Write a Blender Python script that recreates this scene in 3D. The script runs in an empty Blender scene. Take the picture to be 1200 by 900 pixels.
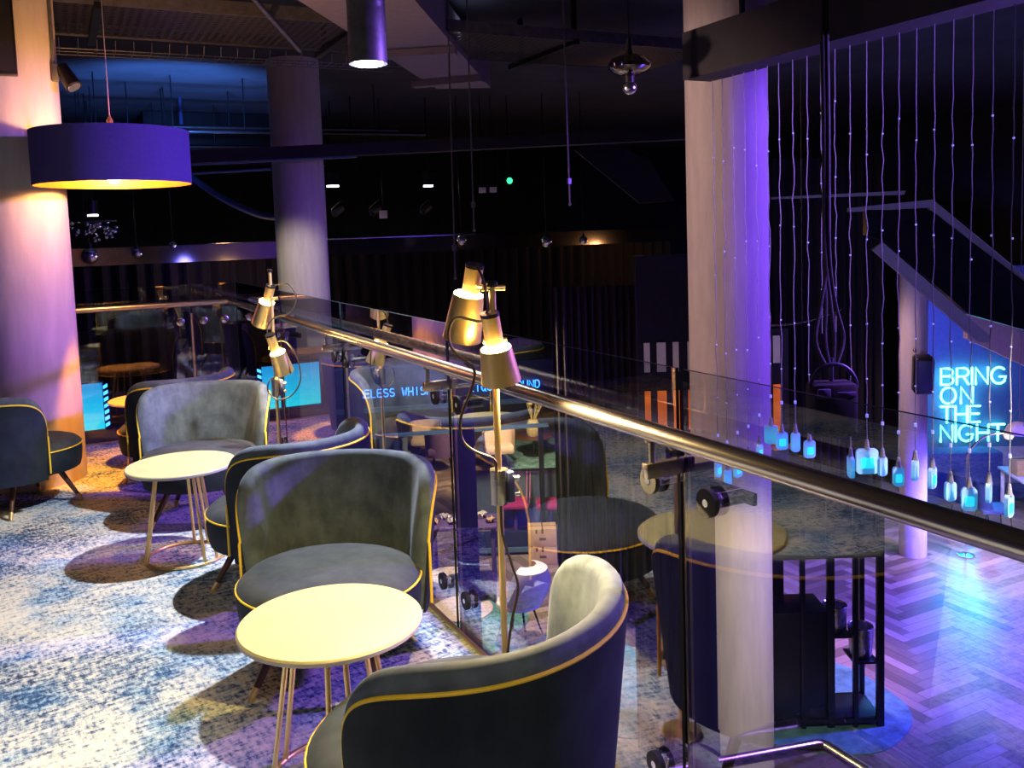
import bpy, bmesh, math, random
from mathutils import Vector, Matrix
random.seed(7)
SC = bpy.context.scene
COL = SC.collection
PI = math.pi

# ------------------------------------------------------------------ helpers
def V(*a): return Vector(a)

class MB:
    def __init__(s): s.bm = bmesh.new(); s.mi = 0
    def _f(s, vs):
        try:
            f = s.bm.faces.new(vs); f.material_index = s.mi; return f
        except ValueError: return None
    def box(s, c, size, rz=0.0, bev=0.0, M=None, seg=2):
        r = bmesh.ops.create_cube(s.bm, size=1.0)
        vs = r['verts']
        bmesh.ops.scale(s.bm, vec=size, verts=vs)
        if bev:
            es = list({e for v in vs for e in v.link_edges})
            g = bmesh.ops.bevel(s.bm, geom=es, offset=bev, segments=seg, profile=0.5, affect='EDGES')
            vs = list({v for f in g['faces'] for v in f.verts} | {v for v in vs if v.is_valid})
        T = Matrix.Translation(c) @ Matrix.Rotation(rz, 4, 'Z')
        if M is not None: T = M @ T
        bmesh.ops.transform(s.bm, matrix=T, verts=vs)
        for f in {f for v in vs for f in v.link_faces}: f.material_index = s.mi
        return s
    def rings(s, rings, cap0=True, cap1=True, closed=False):
        vv = [[s.bm.verts.new(p) for p in r] for r in rings]
        n = len(vv[0]); m = len(vv)
        for i in range(m if closed else m - 1):
            a, b = vv[i], vv[(i + 1) % m]
            for j in range(n):
                s._f((a[j], a[(j + 1) % n], b[(j + 1) % n], b[j]))
        if not closed:
            if cap0: s._f(list(reversed(vv[0])))
            if cap1: s._f(vv[-1])
        return s
    def grid(s, rows):
        vv = [[s.bm.verts.new(p) for p in r] for r in rows]
        for i in range(len(vv) - 1):
            for j in range(len(vv[0]) - 1):
                s._f((vv[i][j], vv[i][j + 1], vv[i + 1][j + 1], vv[i + 1][j]))
        return s
    def cyl(s, a, b, r0, r1=None, n=16):
        a, b = Vector(a), Vector(b); r1 = r0 if r1 is None else r1
        d = (b - a).normalized(); u = d.orthogonal().normalized(); w = d.cross(u)
        ring = lambda c, r: [c + r * (math.cos(2 * PI * k / n) * u + math.sin(2 * PI * k / n) * w) for k in range(n)]
        return s.rings([ring(a, r0), ring(b, r1)])
    def tube(s, pts, r, n=8, closed=False):
        pts = [Vector(p) for p in pts]; m = len(pts); out = []; u = None
        for i in range(m):
            if closed: d = (pts[(i + 1) % m] - pts[i - 1]).normalized()
            else: d = (pts[min(i + 1, m - 1)] - pts[max(i - 1, 0)]).normalized()
            if u is None: u = d.orthogonal().normalized()
            u = (u - d * u.dot(d)).normalized(); w = d.cross(u)
            rr = r[i] if isinstance(r, (list, tuple)) else r
            out.append([pts[i] + rr * (math.cos(2 * PI * k / n) * u + math.sin(2 * PI * k / n) * w) for k in range(n)])
        return s.rings(out, closed=closed)
    def lathe(s, prof, c=(0, 0, 0), n=32, axis=None, cap=True):
        c = Vector(c)
        if axis is None: u, w, d = V(1, 0, 0), V(0, 1, 0), V(0, 0, 1)
        else:
            d = Vector(axis).normalized(); u = d.orthogonal().normalized(); w = d.cross(u)
        rings = [[c + d * z + max(r, 1e-4) * (math.cos(2 * PI * k / n) * u + math.sin(2 * PI * k / n) * w) for k in range(n)] for r, z in prof]
        return s.rings(rings, cap0=cap, cap1=cap)
    def sphere(s, c, r, n=16, sc=(1, 1, 1)):
        g = bmesh.ops.create_uvsphere(s.bm, u_segments=n, v_segments=max(6, n // 2), radius=r)
        bmesh.ops.transform(s.bm, matrix=Matrix.Translation(c) @ Matrix.Diagonal((*sc, 1)), verts=g['verts'])
        for f in {f for v in g['verts'] for f in v.link_faces}: f.material_index = s.mi
        return s
    def prism(s, pts, h):
        """closed polygon pts (3D, planar) extruded by vector h"""
        h = Vector(h); a = [Vector(p) for p in pts]
        return s.rings([a, [p + h for p in a]])
    def build(s, name, mat, parent=None, smooth=True, loc=None, rz=0.0):
        bmesh.ops.recalc_face_normals(s.bm, faces=s.bm.faces)
        me = bpy.data.meshes.new(name); s.bm.to_mesh(me); s.bm.free()
        for m in (mat if isinstance(mat, (list, tuple)) else [mat]): me.materials.append(m)
        if smooth:
            me.shade_smooth()
            try: me.set_sharp_from_angle(angle=math.radians(38))
            except Exception: pass
        o = bpy.data.objects.new(name, me); COL.objects.link(o)
        if parent: o.parent = parent
        if loc is not None: o.location = loc
        if rz: o.rotation_euler[2] = rz
        return o

def tag(o, label, cat, group=None, kind=None):
    o['label'] = label; o['category'] = cat
    if group: o['group'] = group
    if kind: o['kind'] = kind
    return o
def struct(o, label=None):
    o['kind'] = 'structure'
    if label: o['label'] = label
    return o
def empty(name, loc=(0, 0, 0), rz=0.0):
    o = bpy.data.objects.new(name, None); o.empty_display_size = .1
    COL.objects.link(o); o.location = loc; o.rotation_euler[2] = rz; return o
def copy_tree(o, parent=None):
    c = o.copy(); COL.objects.link(c)
    if parent: c.parent = parent
    for ch in list(o.children): copy_tree(ch, c)
    return c
def smooth_path(pts, n=6):
    """Catmull-Rom through points"""
    P = [Vector(p) for p in pts]; out = []
    for i in range(len(P) - 1):
        p0, p1, p2, p3 = P[max(i - 1, 0)], P[i], P[i + 1], P[min(i + 2, len(P) - 1)]
        for k in range(n):
            t = k / n
            out.append(.5 * ((2 * p1) + (p2 - p0) * t + (2 * p0 - 5 * p1 + 4 * p2 - p3) * t * t + (3 * p1 - p0 - 3 * p2 + p3) * t ** 3))
    out.append(P[-1]); return out

# ------------------------------------------------------------------ materials
class NT:
    def __init__(s, m): s.t = m.node_tree; s.t.nodes.clear()
    def n(s, typ, **kw):
        nd = s.t.nodes.new(typ)
        for k, v in kw.items():
            if k.startswith('i_'):
                key = k[2:].replace('_', ' ')
                nd.inputs[key].default_value = v
            else: setattr(nd, k, v)
        return nd
    def l(s, a, b): s.t.links.new(a, b)
    def math(s, op, a, b=None, c=None):
        nd = s.n('ShaderNodeMath', operation=op)
        for i, x in enumerate((a, b, c)):
            if x is None: continue
            if isinstance(x, (int, float)): nd.inputs[i].default_value = x
            else: s.l(x, nd.inputs[i])
        return nd.outputs[0]
    def mix(s, fac, a, b, blend='MIX'):
        nd = s.n('ShaderNodeMix', data_type='RGBA', blend_type=blend)
        for i, x in ((0, fac), (6, a), (7, b)):
            if isinstance(x, (int, float)): nd.inputs[i].default_value = x
            elif isinstance(x, tuple): nd.inputs[i].default_value = (*x, 1) if len(x) == 3 else x
            else: s.l(x, nd.inputs[i])
        return nd.outputs[2]
    def ramp(s, fac, stops, interp='LINEAR'):
        nd = s.n('ShaderNodeValToRGB'); cr = nd.color_ramp; cr.interpolation = interp
        while len(cr.elements) < len(stops): cr.elements.new(.5)
        for e, (p, c) in zip(cr.elements, stops):
            e.position = p; e.color = (*c, 1) if len(c) == 3 else c
        s.l(fac, nd.inputs[0]); return nd.outputs[0]
    def noise(s, vec, scale, detail=3, rough=.5):
        nd = s.n('ShaderNodeTexNoise'); nd.inputs['Scale'].default_value = scale
        nd.inputs['Detail'].default_value = detail; nd.inputs['Roughness'].default_value = rough
        s.l(vec, nd.inputs['Vector']); return nd.outputs['Fac']
    def mapping(s, vec, scale=(1, 1, 1), rot=(0, 0, 0), loc=(0, 0, 0)):
        nd = s.n('ShaderNodeMapping'); nd.inputs['Scale'].default_value = scale
        nd.inputs['Rotation'].default_value = rot; nd.inputs['Location'].default_value = loc
        s.l(vec, nd.inputs['Vector']); return nd.outputs[0]

def new_mat(name):
    m = bpy.data.materials.new(name); m.use_nodes = True; return m, NT(m)

def pmat(name, col, rough=.5, metal=0.0, var=.12, scale=14, bump=0.0, bscale=60, sheen=0.0, coat=0.0, spec=.5, stretch=(1, 1, 1)):
    """principled material whose colour varies gently with noise"""
    m, t = new_mat(name)
    co = t.n('ShaderNodeTexCoord').outputs['Object']
    mp = t.mapping(co, stretch)
    nz = t.noise(mp, scale, 4, .6)
    a = tuple(max(0, c * (1 - var)) for c in col); b = tuple(min(1, c * (1 + var)) for c in col)
    cc = t.ramp(nz, [(.3, a), (.7, b)])
    p = t.n('ShaderNodeBsdfPrincipled'); t.l(cc, p.inputs['Base Color'])
    p.inputs['Roughness'].default_value = rough; p.inputs['Metallic'].default_value = metal
    p.inputs['Specular IOR Level'].default_value = spec
    if sheen:
        p.inputs['Sheen Weight'].default_value = sheen; p.inputs['Sheen Roughness'].default_value = .35
        p.inputs['Sheen Tint'].default_value = (*[min(1, c * 2.5 + .2) for c in col], 1)
    if coat: p.inputs['Coat Weight'].default_value = coat; p.inputs['Coat Roughness'].default_value = .08
    if bump:
        bn = t.n('ShaderNodeBump'); bn.inputs['Strength'].default_value = bump; bn.inputs['Distance'].default_value = .004
        t.l(t.noise(co, bscale, 3), bn.inputs['Height']); t.l(bn.outputs[0], p.inputs['Normal'])
    o = t.n('ShaderNodeOutputMaterial'); t.l(p.outputs[0], o.inputs[0]); return m

def emat(name, col, strength, base=None, var=.0):
    m, t = new_mat(name)
    p = t.n('ShaderNodeBsdfPrincipled'); p.inputs['Base Color'].default_value = (*(base or col), 1)
    co = t.n('ShaderNodeTexCoord').outputs['Object']
    nz = t.noise(co, 9, 2)
    cc = t.ramp(nz, [(.3, tuple(c * (1 - var) for c in col)), (.7, col)])
    t.l(cc, p.inputs['Emission Color']); p.inputs['Emission Strength'].default_value = strength
    p.inputs['Roughness'].default_value = .4
    o = t.n('ShaderNodeOutputMaterial'); t.l(p.outputs[0], o.inputs[0]); return m

def glass_mat(name, tint=(.92, .95, .96), ior=1.5, boost=2.7, rough=0.0):
    m, t = new_mat(name)
    fr = t.n('ShaderNodeFresnel'); fr.inputs['IOR'].default_value = ior
    geo = t.n('ShaderNodeNewGeometry')
    front = t.math('SUBTRACT', 1.0, geo.outputs['Backfacing'])
    k = t.math('MINIMUM', t.math('MULTIPLY', t.math('MULTIPLY', fr.outputs[0], boost), front), 1.0)
    tr = t.n('ShaderNodeBsdfTransparent')
    nz = t.noise(t.n('ShaderNodeTexCoord').outputs['Object'], 1.5, 2)
    t.l(t.mix(nz, tuple(c * .985 for c in tint), tint), tr.inputs[0])
    gl = t.n('ShaderNodeBsdfGlossy'); gl.inputs['Roughness'].default_value = rough
    gl.inputs['Color'].default_value = (1, 1, 1, 1)
    mx = t.n('ShaderNodeMixShader'); t.l(k, mx.inputs[0]); t.l(tr.outputs[0], mx.inputs[1]); t.l(gl.outputs[0], mx.inputs[2])
    o = t.n('ShaderNodeOutputMaterial'); t.l(mx.outputs[0], o.inputs[0]); return m

def velvet(name, col, hi, sheen=.6):
    m, t = new_mat(name)
    co = t.n('ShaderNodeTexCoord').outputs['Object']
    n1 = t.noise(co, 7, 4, .6); n2 = t.noise(t.mapping(co, (1, 1, .35)), 26, 3)
    f = t.math('ADD', t.math('MULTIPLY', n1, .75), t.math('MULTIPLY', n2, .25))
    cc = t.ramp(f, [(.36, col), (.66, hi)])
    p = t.n('ShaderNodeBsdfPrincipled'); t.l(cc, p.inputs['Base Color']); p.inputs['Roughness'].default_value = .75
    p.inputs['Specular IOR Level'].default_value = .25
    p.inputs['Sheen Weight'].default_value = sheen; p.inputs['Sheen Roughness'].default_value = .4
    p.inputs['Sheen Tint'].default_value = (*[min(1, c * 1.6 + .12) for c in hi], 1)
    bn = t.n('ShaderNodeBump'); bn.inputs['Strength'].default_value = .25; bn.inputs['Distance'].default_value = .006
    t.l(f, bn.inputs['Height']); t.l(bn.outputs[0], p.inputs['Normal'])
    o = t.n('ShaderNodeOutputMaterial'); t.l(p.outputs[0], o.inputs[0]); return m

def carpet_mat():
    m, t = new_mat('carpet')
    co = t.n('ShaderNodeTexCoord').outputs['Object']
    warp = t.noise(co, 5, 2)
    rot = t.mapping(co, (1, 1, 1), (0, 0, math.radians(-8)))
    st = t.mapping(rot, (16, 52, 1))          # short dashes running across the room
    st2 = t.mapping(rot, (60, 22, 1))
    a = t.noise(st, 1.0, 4, .7); b = t.noise(st2, 1.0, 3, .65)
    patch = t.noise(co, 1.5, 4, .6); patch2 = t.noise(t.mapping(co, (1, 1, 1), (0, 0, 0), (7, 3, 0)), 3.1, 4, .6)
    f = t.math('ADD', t.math('MULTIPLY', a, .52), t.math('MULTIPLY', b, .48))
    f = t.math('ADD', f, t.math('MULTIPLY', t.math('SUBTRACT', patch, .5), .42))
    cc = t.ramp(f, [(.29, (.015, .02, .05)), (.385, (.07, .095, .17)), (.44, (.26, .32, .43)), (.50, (.60, .59, .57)), (.60, (.82, .77, .69))])
    blue = t.ramp(f, [(.30, (.012, .02, .07)), (.44, (.05, .12, .27)), (.54, (.32, .46, .62)), (.66, (.70, .74, .78))])
    cc = t.mix(t.ramp(patch2, [(.45, (0, 0, 0)), (.62, (1, 1, 1))]), cc, blue)
    p = t.n('ShaderNodeBsdfPrincipled'); t.l(cc, p.inputs['Base Color']); p.inputs['Roughness'].default_value = .95
    p.inputs['Specular IOR Level'].default_value = .1
    bn = t.n('ShaderNodeBump'); bn.inputs['Strength'].default_value = .5; bn.inputs['Distance'].default_value = .006
    t.l(t.noise(st, 1.7, 3), bn.inputs['Height']); t.l(bn.outputs[0], p.inputs['Normal'])
    o = t.n('ShaderNodeOutputMaterial'); t.l(p.outputs[0], o.inputs[0]); return m

def herringbone_mat(w=.14, n=6):
    m, t = new_mat('herringbone_wood')
    co = t.n('ShaderNodeTexCoord').outputs['Object']
    sx = t.n('ShaderNodeSeparateXYZ'); t.l(co, sx.inputs[0])
    X = t.math('DIVIDE', sx.outputs[0], w); Y = t.math('DIVIDE', sx.outputs[1], w)
    i = t.math('FLOOR', X); j = t.math('FLOOR', Y)
    k = t.math('FLOORED_MODULO', t.math('SUBTRACT', i, j), 2.0 * n)
    hor = t.math('LESS_THAN', k, n - .5)
    # start cell of the plank
    hi = t.math('SUBTRACT', i, k); vj = t.math('SUBTRACT', j, t.math('SUBTRACT', 2.0 * n - 1, k))
    def sel(a, b): return t.math('ADD', t.math('MULTIPLY', hor, a), t.math('MULTIPLY', t.math('SUBTRACT', 1.0, hor), b))
    ida, idb = sel(hi, i), sel(j, vj)
    u = sel(t.math('SUBTRACT', X, hi), t.math('SUBTRACT', Y, vj))
    fx = t.math('FRACT', X); fy = t.math('FRACT', Y); v = sel(fy, fx)
    cb = t.n('ShaderNodeCombineXYZ'); t.l(ida, cb.inputs[0]); t.l(idb, cb.inputs[1]); t.l(hor, cb.inputs[2])
    wn = t.n('ShaderNodeTexWhiteNoise', noise_dimensions='3D'); t.l(cb.outputs[0], wn.inputs['Vector'])
    gv = t.n('ShaderNodeCombineXYZ'); t.l(t.math('MULTIPLY', u, .5), gv.inputs[0]); t.l(t.math('MULTIPLY', v, 5.0), gv.inputs[1]); t.l(t.math('MULTIPLY', wn.outputs['Value'], 90.0), gv.inputs[2])
    grain = t.noise(gv.outputs[0], 1.6, 4, .65)
    tone = t.math('ADD', t.math('MULTIPLY', wn.outputs['Value'], .6), t.math('MULTIPLY', grain, .5))
    cc = t.ramp(tone, [(.15, (.09, .06, .045)), (.5, (.21, .15, .11)), (.95, (.42, .32, .24))])
    def edge(q, m_): return t.math('LESS_THAN', t.math('MINIMUM', q, t.math('SUBTRACT', m_, q)), .02)
    gap = t.math('MAXIMUM', edge(u, float(n)), edge(v, 1.0))
    cc = t.mix(gap, cc, (.03, .02, .016))
    p = t.n('ShaderNodeBsdfPrincipled'); t.l(cc, p.inputs['Base Color']); p.inputs['Roughness'].default_value = .34
    p.inputs['Specular IOR Level'].default_value = .55
    bn = t.n('ShaderNodeBump'); bn.inputs['Strength'].default_value = .15; bn.inputs['Distance'].default_value = .003
    t.l(grain, bn.inputs['Height']); t.l(bn.outputs[0], p.inputs['Normal'])
    o = t.n('ShaderNodeOutputMaterial'); t.l(p.outputs[0], o.inputs[0]); return m

def perforated_mat():
    m, t = new_mat('perforated_steel')
    co = t.n('ShaderNodeTexCoord').outputs['Object']
    vo = t.n('ShaderNodeTexVoronoi', feature='F1'); vo.inputs['Scale'].default_value = 15; vo.inputs['Randomness'].default_value = .12
    t.l(t.mapping(co, (1, 1, 0)), vo.inputs['Vector'])
    hole = t.math('LESS_THAN', vo.outputs['Distance'], .36)
    p = t.n('ShaderNodeBsdfPrincipled'); p.inputs['Base Color'].default_value = (.05, .04, .035, 1); p.inputs['Metallic'].default_value = .3; p.inputs['Roughness'].default_value = .5
    tr = t.n('ShaderNodeBsdfTransparent'); mx = t.n('ShaderNodeMixShader')
    t.l(hole, mx.inputs[0]); t.l(p.outputs[0], mx.inputs[1]); t.l(tr.outputs[0], mx.inputs[2])
    o = t.n('ShaderNodeOutputMaterial'); t.l(mx.outputs[0], o.inputs[0]); return m

M = {}
M['carpet'] = carpet_mat()
M['herring'] = herringbone_mat()
M['concrete'] = pmat('pale_concrete', (.56, .51, .47), .8, var=.1, scale=5, bump=.15, bscale=30, stretch=(3, 3, .5))
M['dark'] = pmat('dark_paint', (.018, .018, .024), .7, var=.3, scale=4)
M['ceil'] = pmat('ceiling_paint', (.03, .033, .04), .9, var=.35, scale=1.2)
M['black'] = pmat('black_metal', (.012, .012, .014), .35, .3, var=.2)
M['blackfab'] = pmat('black_drape', (.016, .013, .013), .9, var=.35, scale=6, stretch=(6, 6, .4))
M['browndrape'] = pmat('brown_drape', (.045, .03, .026), .85, var=.35, scale=6, stretch=(6, 6, .4))
M['glass'] = glass_mat('clear_glass')
M['glassedge'] = pmat('glass_edge', (.012, .02, .024), .35, var=.2, spec=.4)
M['steel'] = pmat('brushed_steel', (.62, .56, .47), .26, 1.0, var=.06, scale=30, stretch=(1, .02, 1))
M['chrome'] = pmat('chrome', (.78, .76, .74), .2, 1.0, var=.03)
M['brass'] = pmat('brushed_brass', (.92, .64, .26), .36, .8, var=.08, scale=40, stretch=(1, 1, .05))
M['postbrass'] = pmat('post_front_brass', (.55, .42, .20), .4, .8, var=.1)
M['post'] = pmat('post_navy', (.035, .032, .06), .5, .2, var=.1)
M['rubber'] = pmat('rubber', (.01, .01, .01), .7, var=.2)
M['vel_in'] = velvet('velvet_grey_blue', (.05, .066, .092), (.125, .16, .21), .3)
M['vel_out'] = velvet('velvet_navy', (.010, .015, .024), (.021, .031, .044), .06)
M['vel_seat'] = velvet('velvet_seat', (.026, .033, .045), (.056, .068, .088), .25)
M['piping'] = pmat('mustard_piping', (.95, .62, .03), .6, var=.08, sheen=.2)
M['walnut'] = pmat('dark_walnut', (.09, .035, .018), .35, var=.3, scale=20, stretch=(4, 4, .4))
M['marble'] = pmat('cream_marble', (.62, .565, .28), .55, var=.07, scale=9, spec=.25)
M['stone_edge'] = pmat('marble_edge', (.52, .46, .44), .5, var=.1)
M['shade_out'] = pmat('purple_drum_fabric', (.10, .07, .30), .85, var=.08, scale=40)
M['gold_in'] = pmat('gold_lining', (.80, .40, .08), .4, .75, var=.12, scale=12)
M['bulb'] = emat('warm_bulb', (1.0, .74, .30), 45)
M['glowring'] = emat('lamp_opening_glow', (1.0, .66, .20), 150)
M['white_led'] = emat('white_led', (.92, .94, 1.0), 14)
M['soft_led'] = emat('soft_led', (.85, .88, 1.0), 3)
M['green_led'] = emat('green_led', (.02, 1.0, .15), 5)
M['neon'] = emat('cyan_neon', (.10, .80, 1.0), 9)
M['neonblue'] = emat('blue_neon', (.03, .25, 1.0), 5.5)
M['screen'] = None
M['cord'] = pmat('lilac_cord', (.22, .22, .25), .5, var=.1)
M['bead'] = emat('bead_led', (.40, .42, 1.0), .5)
M['orangefab'] = pmat('orange_fabric', (.62, .16, .05), .8, var=.3, scale=20)
M['white'] = pmat('white_lacquer', (.75, .73, .70), .4, var=.05)
M['cream'] = pmat('cream_leather', (.62, .50, .36), .5, var=.12)
M['tan'] = pmat('tan_wood', (.48, .29, .12), .5, var=.2, scale=8, stretch=(1, 6, 1))
M['card'] = pmat('cardboard', (.55, .35, .15), .8, var=.1)
M['tape'] = pmat('box_print', (.12, .06, .03), .7, var=.1)
M['magenta'] = pmat('magenta_velvet', (.45, .03, .14), .7, var=.15, sheen=.4)
M['slate'] = pmat('slate_blue_panel', (.10, .14, .19), .6, var=.12)
M['skyrail'] = pmat('pale_blue_ledge', (.09, .17, .25), .45, var=.1)
M['navy'] = pmat('navy_panel', (.02, .03, .09), .6, var=.15)
M['teal'] = pmat('teal_rug', (.09, .25, .22), .95, var=.45, scale=7)
M['patternrug'] = pmat('patterned_rug', (.10, .22, .25), .95, var=.7, scale=9)
M['silver'] = pmat('crumpled_silver', (.5, .5, .46), .3, .9, var=.4, scale=18, bump=1.0, bscale=25)
M['blueseat'] = pmat('blue_upholstery', (.03, .06, .20), .7, var=.2)
M['orangelit'] = emat('orange_backlight', (1.0, .20, .02), .55, var=.5)
M['palelit'] = emat('pale_backlight', (.75, .62, .58), .09, var=.4)
M['beige'] = pmat('beige_plaster', (.55, .43, .38), .8, var=.08)
M['plum'] = pmat('plum_paint', (.10, .055, .14), .6, var=.1)
M['fascia'] = pmat('bronze_fascia', (.35, .30, .27), .2, 1.0, var=.15, scale=3)
M['paleboard'] = pmat('pale_duct_board', (.26, .235, .25), .7, var=.08)
M['galv'] = pmat('galvanised_steel', (.22, .22, .24), .45, .7, var=.25)
M['perf'] = perforated_mat()
M['paper'] = pmat('paper_stack', (.55, .48, .42), .7, var=.55, scale=22)
M['flower'] = pmat('dried_flowers', (.45, .38, .18), .8, var=.6, scale=40)
M['drumbulb'] = emat('drum_bulb_glow', (1.0, .74, .30), 14)
M['flame'] = emat('candle_glow', (1.0, .8, .5), 6)
M['smoke'] = glass_mat('mirrored_smoke_glass', (.35, .33, .32), 2.2, 1.6)

def screen_mat():
    m, t = new_mat('cyan_screen')
    co = t.n('ShaderNodeTexCoord').outputs['Generated']
    sx = t.n('ShaderNodeSeparateXYZ'); t.l(co, sx.inputs[0])
    cc = t.ramp(sx.outputs[2], [(0, (.01, .85, 1.0)), (.45, (.005, .62, 1.0)), (1, (.02, .33, .80))])
    p = t.n('ShaderNodeBsdfPrincipled'); p.inputs['Base Color'].default_value = (.02, .1, .15, 1)
    t.l(cc, p.inputs['Emission Color']); p.inputs['Emission Strength'].default_value = 1.0
    o = t.n('ShaderNodeOutputMaterial'); t.l(p.outputs[0], o.inputs[0]); return m
M['screen'] = screen_mat()
def bottle_mat():
    m, t = new_mat('lit_acrylic')
    co = t.n('ShaderNodeTexCoord').outputs['Generated']
    sx = t.n('ShaderNodeSeparateXYZ'); t.l(co, sx.inputs[0])
    cc = t.ramp(sx.outputs[2], [(0, (.03, .35, .9)), (.4, (.03, .55, .95)), (.7, (.06, .40, .95)), (1, (.1, .2, .8))])
    p = t.n('ShaderNodeBsdfPrincipled'); p.inputs['Base Color'].default_value = (.25, .4, .6, 1)
    p.inputs['Roughness'].default_value = .15
    t.l(cc, p.inputs['Emission Color']); p.inputs['Emission Strength'].default_value = .62
    o = t.n('ShaderNodeOutputMaterial'); t.l(p.outputs[0], o.inputs[0]); return m
M['bottle'] = bottle_mat()
M['bottlecore'] = emat('bottle_core', (.02, .80, 1.0), 1.1)

# ------------------------------------------------------------------ setting
GZ = -3.3                      # lower floor
b = MB(); b.box((-.83, 2.56, -.16), (4.414, 11.12, .32))
fl = struct(b.build('floor', M['carpet'], smooth=False), 'balcony floor covered in distressed cream, blue and navy carpet')
b = MB(); b.box((7, 9, GZ - .1), (22, 24, .2))
struct(b.build('floor_lower', M['herring'], smooth=False), 'herringbone plank floor of the room below')
b = MB(); b.box((7, 9, 4.0), (22, 24, .2))
struct(b.build('ceiling', M['ceil'], smooth=False), 'dark painted ceiling')
for nm, c, s in (('wall_left', (-4.05, 9, .3), (.1, 24, 7.4)), ('wall_right', (18.05, 9, .3), (.1, 24, 7.4)),
                 ('wall_back', (7, 21.05, .3), (22, .1, 7.4)), ('wall_front', (7, -3.05, .3), (22, .1, 7.4))):
    b = MB(); b.box(c, s); struct(b.build(nm, M['dark'], smooth=False))
# edge strip of the balcony
b = MB(); b.box((1.386, 2.56, -.005), (.018, 11.12, .03)); b.box((-.83, 8.126, -.005), (4.43, .018, .03))
struct(b.build('trim_1', M['postbrass'], smooth=False))
def column(x, y, r, z0, z1, label):
    b = MB(); b.lathe([(r, z0), (r, z1)], (x, y, 0), 64)
    return struct(b.build('column', M['concrete']), label)
column(-.22, 7.15, .33, 0, 3.9, 'wide round concrete column beside the left chair')
column(4.61, 5.39, .305, GZ, 3.9, 'round concrete column behind the hanging string lights')
column(2.86, 11.57, .325, GZ, 3.9, 'round concrete column far behind the pair of gold lamps')
column(10.98, 8.85, .19, GZ, 1.0, 'slim concrete column beside the wall loudspeaker')

# ------------------------------------------------------------------ railing
RX, RZ, GX = 1.31, 1.135, 1.405
PY = [.30, 1.83, 3.355, 4.88, 6.405]
CY = 8.14
b = MB(); b.tube([(RX, -1.2, RZ), (RX, 7.93, RZ)], .0245, 20)
hr = empty('handrail', (RX, 3.4, RZ))
def adopt(o, p):
    o.parent = p; o.matrix_parent_inverse = Matrix.Translation(-Vector(p.location)); return o
tag(hr, 'long round brushed steel handrail running from the far corner to the front', 'handrail')
adopt(b.build('rail_tube', M['steel']), hr)
b = MB(); b.tube([(-.6, 7.95, RZ), (1.31, 7.95, RZ)], .0245, 20)
hr2 = tag(b.build('handrail', M['steel']), 'short round steel handrail across the far end of the balcony, behind the left column', 'handrail')
def rail_bracket(y, x=RX, ax='y'):
    br = MB()
    br.cyl((RX, y + .0, RZ - .02), (RX, y + .0, 1.055), .008, n=12)
    br.cyl((RX, y + .0, RZ - .027), (RX, y + .0, RZ - .022), .018, n=16)
    br.box((RX + .052, y, 1.035), (.15, .024, .04), bev=.003)
    return br
for y in PY[1:]:
    adopt(rail_bracket(y).build('rail_bracket', M['steel']), hr)

def clamp(root, y, z, x=GX):
    b = MB(); b.lathe([(.030, -.012), (.034, -.009), (.034, .004), (.030, .006)], (x - .020, y, z), 28, (-1, 0, 0))
    b.lathe([(.010, .006), (.010, .010), (.004, .010)], (x - .020, y, z), 16, (-1, 0, 0))
    c = b.build('clamp_disc', M['chrome'], root)
    b = MB(); b.lathe([(.036, -.014), (.036, .0)], (x - .014, y, z), 28, (1, 0, 0)); b.build('rubber_gasket', M['rubber'], c)
    b = MB(); b.cyl((x + .008, y, z), (x + .085, y, z), .019, n=20); b.build('standoff', M['chrome'], c)
names = {.30: 'navy flat steel balustrade post nearest the camera, beyond the picture edge', 1.83: 'navy flat steel balustrade post with brass front edge in front of the pale column',
         3.355: 'navy flat steel balustrade post to the right of the front facing grey chair', 4.88: 'navy flat steel balustrade post second from the far corner',
         6.405: 'navy flat steel balustrade post nearest the far corner, behind the far gold lamp'}
for y in PY[1:]:
    p = empty('balustrade_post', (0, 0, 0)); tag(p, names[y], 'post', 'navy balustrade posts')
    b = MB(); b.box((GX + .06, y, .35), (.08, .012, 1.36), bev=.002); b.build('flat_bar', M['post'], p)
    b = MB(); b.box((GX + .013, y, .37), (.014, .016, 1.33), bev=.002); b.build('front_edge', M['postbrass'], p)
    for z in (.97, .17):
        b = MB(); b.box((GX + .09, y, z), (.012, .34, .03)); b.build('cross_plate', M['post'], p)
    for z in (.97, .17):
        for s in (-.125, .115): clamp(p, y + s, z)
def pane(c, s, label, name='glass_panel', rz=0.0):
    b = MB(); b.box((0, 0, 0), s)
    for f in b.bm.faces:
        ax = max(range(3), key=lambda k: abs(f.normal[k])); thin = min(range(3), key=lambda k: s[k])
        f.material_index = 0 if ax == thin else 1
    o = b.build(name, [M['glass'], M['glassedge']], smooth=False, loc=c, rz=rz)
    return tag(o, label, 'glass panel', 'clear balustrade panels')
seg = [(-1.2, .29), (.31, 1.815), (1.845, 3.34), (3.37, 4.865), (4.895, 6.39), (6.42, 8.11)]
lab = ['', 'clear glass balustrade panel in front of the string lights and neon sign',
       'clear glass balustrade panel between the two nearest posts, behind the near gold lamp',
       'clear glass balustrade panel beside the grey chair with its back to the glass',
       'clear glass balustrade panel behind the navy backed chair in the middle of the row',
       'clear glass balustrade panel at the far corner behind the far gold lamp']
for (a, c), l in zip(seg, lab):
    if l: pane((GX, (a + c) / 2, .545), (.010, c - a, 1.48), l)
for a, c, l in ((-.75, 1.01, 'clear glass balustrade panel on the far side of the balcony, next to the left column'),
                (1.035, 1.40, 'narrow clear glass balustrade panel on the far side, touching the corner')):
    pane(((a + c) / 2, CY, .545), (c - a, .010, 1.48), l)
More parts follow.
